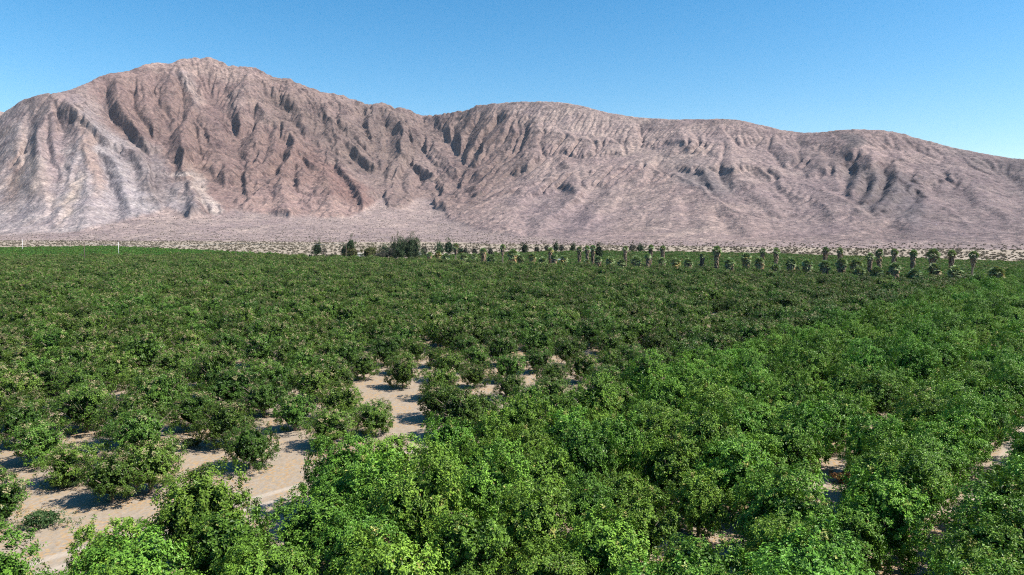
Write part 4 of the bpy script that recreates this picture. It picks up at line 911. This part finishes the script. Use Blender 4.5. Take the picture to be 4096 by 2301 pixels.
def pole(px, top, base, white, label, arms=False, hide=4.0):
    gx, d = at(px, base, hide); H = 20 - (top - 230) * d / 683
    r = empty('white_post' if white else 'utility_pole', (gx, d, 0)); g = Geo(); rr = .14 if white else .2
    g.tube([(0, 0, -.3), (0, 0, H * .5), (0, 0, H)], [rr, rr * .93, rr * .85], 12); obj('post', g.mesh('post', MAT_WHITE if white else MAT_WOOD), r)
    if white:
        g = Geo(); g.tube([(0, 0, H), (0, 0, H + .12)], [rr * 1.1, rr * .9], 12); obj('cap', g.mesh('cap', MAT_STEEL), r)
        g = Geo(); g.box((0, 0, .1), (1.2, 1.2, .3)); obj('base_plate', g.mesh('base_plate', MAT_STEEL, False), r)
    else:
        g = Geo(); g.box((0, 0, H - .5), (2.4 if arms else 1.6, .14, .16)); obj('crossarm', g.mesh('crossarm', MAT_WOOD, False), r)
        for x in (-.7, 0.0, .7):
            g = Geo(); g.tube([(x * (1.5 if arms else 1), 0, H - .42), (x * (1.5 if arms else 1), 0, H - .15)], [.06, .09], 8); obj('insulator', g.mesh('insulator', MAT_STEEL), r)
    tag(r, label, 'post' if white else 'utility pole', None if white else 'wooden utility poles'); return (gx, d, H)

pole(23.3, 239.3, 248.5, True, 'white post in the far left green block, nearer the frame edge')
pole(119, 241.9, 252.5, True, 'taller white post in the green block between two dark poles')
PL = [pole(84.7, 242.7, 259.3, False, 'dark utility pole standing by the dry hedge at the far left'), pole(236.2, 242.6, 257.2, False, 'dark utility pole at the right end of the dry hedge'),
      pole(346.3, 242.6, 257.0, False, 'dark utility pole in front of the bending dark tree')]
P2 = [pole(379.3, 244.9, 252.5, False, 'short dark pole between the olive tree and the farm trees', hide=2), pole(390.8, 240.2, 247.5, False, 'thin dark pole behind the narrow dark conifer', hide=2),
      pole(479.2, 242.8, 252.0, False, 'dark pole with a wide crossarm behind the fan palms', True, hide=2), pole(610.7, 241.9, 249.6, False, 'dark pole on the sand behind the middle palms', hide=2)]
def wires(A, B, label):
    g = Geo(); sx = np.array([B[0] - A[0], B[1] - A[1]]); L = np.hypot(*sx)
    for off in (-.6, .6):
        f = np.linspace(0, 1, 14); P = np.stack([A[0] + sx[0] * f + off, A[1] + sx[1] * f, (A[2] - .2) * (1 - f) + (B[2] - .2) * f - L * .02 * 4 * f * (1 - f)], 1)
        g.tube(P, .025, 4, False)
    tag(obj('power_cable', g.mesh('power_cable', MAT_STEEL)), label, 'cable')
wires(PL[0], PL[1], 'thin cables strung over the dry hedge between two dark poles'); wires(PL[1], PL[2], 'thin cables reaching the pole before the bending dark tree')

def shed(px, base, w, dp, h, label, flat):
    gx, d = at(px, base, 0); r = empty('farm_shed', (gx, d, 0), .12)
    g = Geo(); g.box((0, 0, h / 2), (w, dp, h)); obj('wall', g.mesh('wall', MAT_WHITE, False), r)
    g = Geo()
    if flat: g.box((0, 0, h + .1), (w + .5, dp + .5, .16))
    else:
        hw, hd = w / 2 + .3, dp / 2 + .3; g.add([(-hw, -hd, h + .02), (hw, -hd, h + .02), (hw, hd, h + .02), (-hw, hd, h + .02), (-hw, 0, h + .9), (hw, 0, h + .9)], [(0, 1, 5, 4), (2, 3, 4, 5), (0, 3, 2, 1)], [(0, 4, 3), (1, 2, 5)])
    obj('roof', g.mesh('roof', MAT_ROOF if not flat else MAT_WHITE, False), r)
    g = Geo(); g.box((w * .22, -dp / 2 - .02, 1.05), (.95, .06, 2.1)); dr = obj('door', g.mesh('door', MAT_DOOR, False), r)
    g = Geo(); g.box((w * .22 + .36, -dp / 2 - .08, 1.05), (.06, .06, .14)); obj('handle', g.mesh('handle', MAT_STEEL, False), dr)
    g = Geo(); g.box((-w * .2, -dp / 2 - .02, h * .58), (1.1, .05, .9)); obj('window', g.mesh('window', MAT_DOOR, False), r)
    tag(r, label, 'shed')
shed(420.9, 256.6, 3.4, 3.2, 3.4, 'small white shed right of the biggest dark tree', True)
shed(357, 257.8, 14.5, 5.5, 3.0, 'long low building with pale roof under the olive trees', False)
shed(347, 257.4, 3.0, 3.0, 3.6, 'tiny white hut behind the pole by the bending tree', True)
def board(px, base, label):
    gx, d = at(px, base, 3.0); r = empty('sign_board', (gx, d, 0)); g = Geo(); g.box((0, 0, 4.1), (3.6, .1, .7)); obj('panel', g.mesh('panel', MAT_WHITE, False), r)
    for x in (-1.4, 1.4): g = Geo(); g.box((x, .12, 1.9), (.12, .12, 4.0)); obj('post', g.mesh('post', MAT_STEEL, False), r)
    tag(r, label, 'board')
board(tp('B', 415, 520)[0], tp('B', 415, 520)[1], 'small blank white board in front of a golden low palm')

# ---------------------------------------------------------------- scrub and weeds
MAT_SCRUB = leaf_material('creosote_leaf', (0.150, 0.128, 0.096), (0.250, 0.212, 0.160), (0.265, 0.195, 0.133), gloss=.8, spec=.15, trans=.1, vary=.3)
def bush_mesh(seed, n=110):
    return crown_mesh('scrub_bush', seed, 1.25, 1.15, .02, 1.35, 9, n, .34, .13, MAT_SCRUB, .15, lobe=.5, drop=.1)
rng = np.random.default_rng(77); N = 22000
y = 330 + 1150 * rng.random(N) ** .8; x = (rng.random(N) * 2 - 1) * (.82 * y + 25)
edge = np.where(x > -62, poly_edge(FAR_EDGE_R, x), np.where(x < -138, poly_edge(FAR_EDGE_L, x), 480)) + 14
foot = 20 * 683 / (interp(FOOT, x / y * 683 + 512) - 230)
cl = fbm(x / 60, y / 25, 5, 3)
ok = (y > edge) & (y < foot + 5) & (cl + .55 * rng.random(N) > .02); SX, SY = x[ok], y[ok]; SZ = np.zeros(len(SX))
MX, MY, MZ, MR = MOUNTAIN
fan = np.flatnonzero((MR.ravel() < .4) & (MZ.ravel() > .1) & (MZ.ravel() < 150) & (MY.ravel() < 2300)); fan = rng.choice(fan, 4000)
SX = np.r_[SX, MX.ravel()[fan]]; SY = np.r_[SY, MY.ravel()[fan]]; SZ = np.r_[SZ, MZ.ravel()[fan] - .05]
src = []
for k in range(3):
    o = obj('desert_bush', bush_mesh(800 + k)); o.location = (SX[k * 40], SY[k * 40], 0); src.append(o)
    tag(o, 'grey olive desert bush on the pale sand below the mountain', 'bush', 'desert bushes on the sand')
n = len(SX); sc = (.65 + .9 * rng.random(n)); far = SY > 1000; sc = np.where(SZ > .1, sc * .62, sc * .74)
instancer('desert_scrub', np.c_[SX, SY, SZ], np.c_[np.zeros((n, 2)), rng.random(n) * 6.28], np.c_[sc * 1.25, sc * 1.25, sc], rng.integers(0, 3, n), src,
          'grey olive desert scrub dotted over the pale sand and gravel fans', 'scrub')

MAT_WEED = leaf_material('green_weed', (0.035, 0.066, 0.023), (0.086, 0.133, 0.047), (0.234, 0.195, 0.094), gloss=.7, spec=.15)
MAT_DRYSHRUB = leaf_material('dry_orange_shrub', (0.172, 0.086, 0.039), (0.328, 0.195, 0.094), (0.351, 0.250, 0.156), gloss=.8, spec=.15)
def clump(px, py, R, H, mat, label, cat, seed, n=900):
    gx, d = at(px, py, 0); o = obj(cat, crown_mesh(cat, seed, R, R * .8, .0, H, 12, n, .16, .05, mat, .08, lobe=.5)); o.location = (gx, d, 0)
    tag(o, label, cat)
clump(53, 492, 1.7, .7, MAT_WEED, 'low patch of green weeds on sand in the lower left', 'weed', 1)
clump(26, 535, 1.8, 1.1, MAT_WEED, 'bluish green weedy bush at the lower left edge', 'weed', 2)
clump(853, 489, .9, 1.0, MAT_DRYSHRUB, 'dry orange shrub on a sandy gap in the bright grove', 'shrub', 3)
clump(184, 452, 1.3, 1.0, MAT_WEED, 'small pale weedy bush beside the dirt lane', 'weed', 4, 600)

# ---------------------------------------------------------------- dusty air between the camera and the mountains
def haze():
    m = bpy.data.materials.new('dusty_air'); m.use_nodes = True; nn, ll = m.node_tree.nodes, m.node_tree.links
    nn.remove(nn['Principled BSDF']); v = nn.new('ShaderNodeVolumePrincipled'); v.inputs['Color'].default_value = (.80, .88, 1.0, 1); v.inputs['Density'].default_value = HAZE; v.inputs['Anisotropy'].default_value = .0
    ll.new(v.outputs[0], nn['Material Output'].inputs['Volume'])
    g = Geo(); x0, x1, y0, y1, z0, z1 = -3800, 3800, -200, 6300, -14, 1060
    g.box(((x0 + x1) / 2, (y0 + y1) / 2, (z0 + z1) / 2), (x1 - x0, y1 - y0, z1 - z0))
    o = obj('haze', g.mesh('haze', m, False)); tag(o, 'thin dusty haze in the air over the plain', 'haze', kind='stuff')
HAZE = 2e-5
haze()
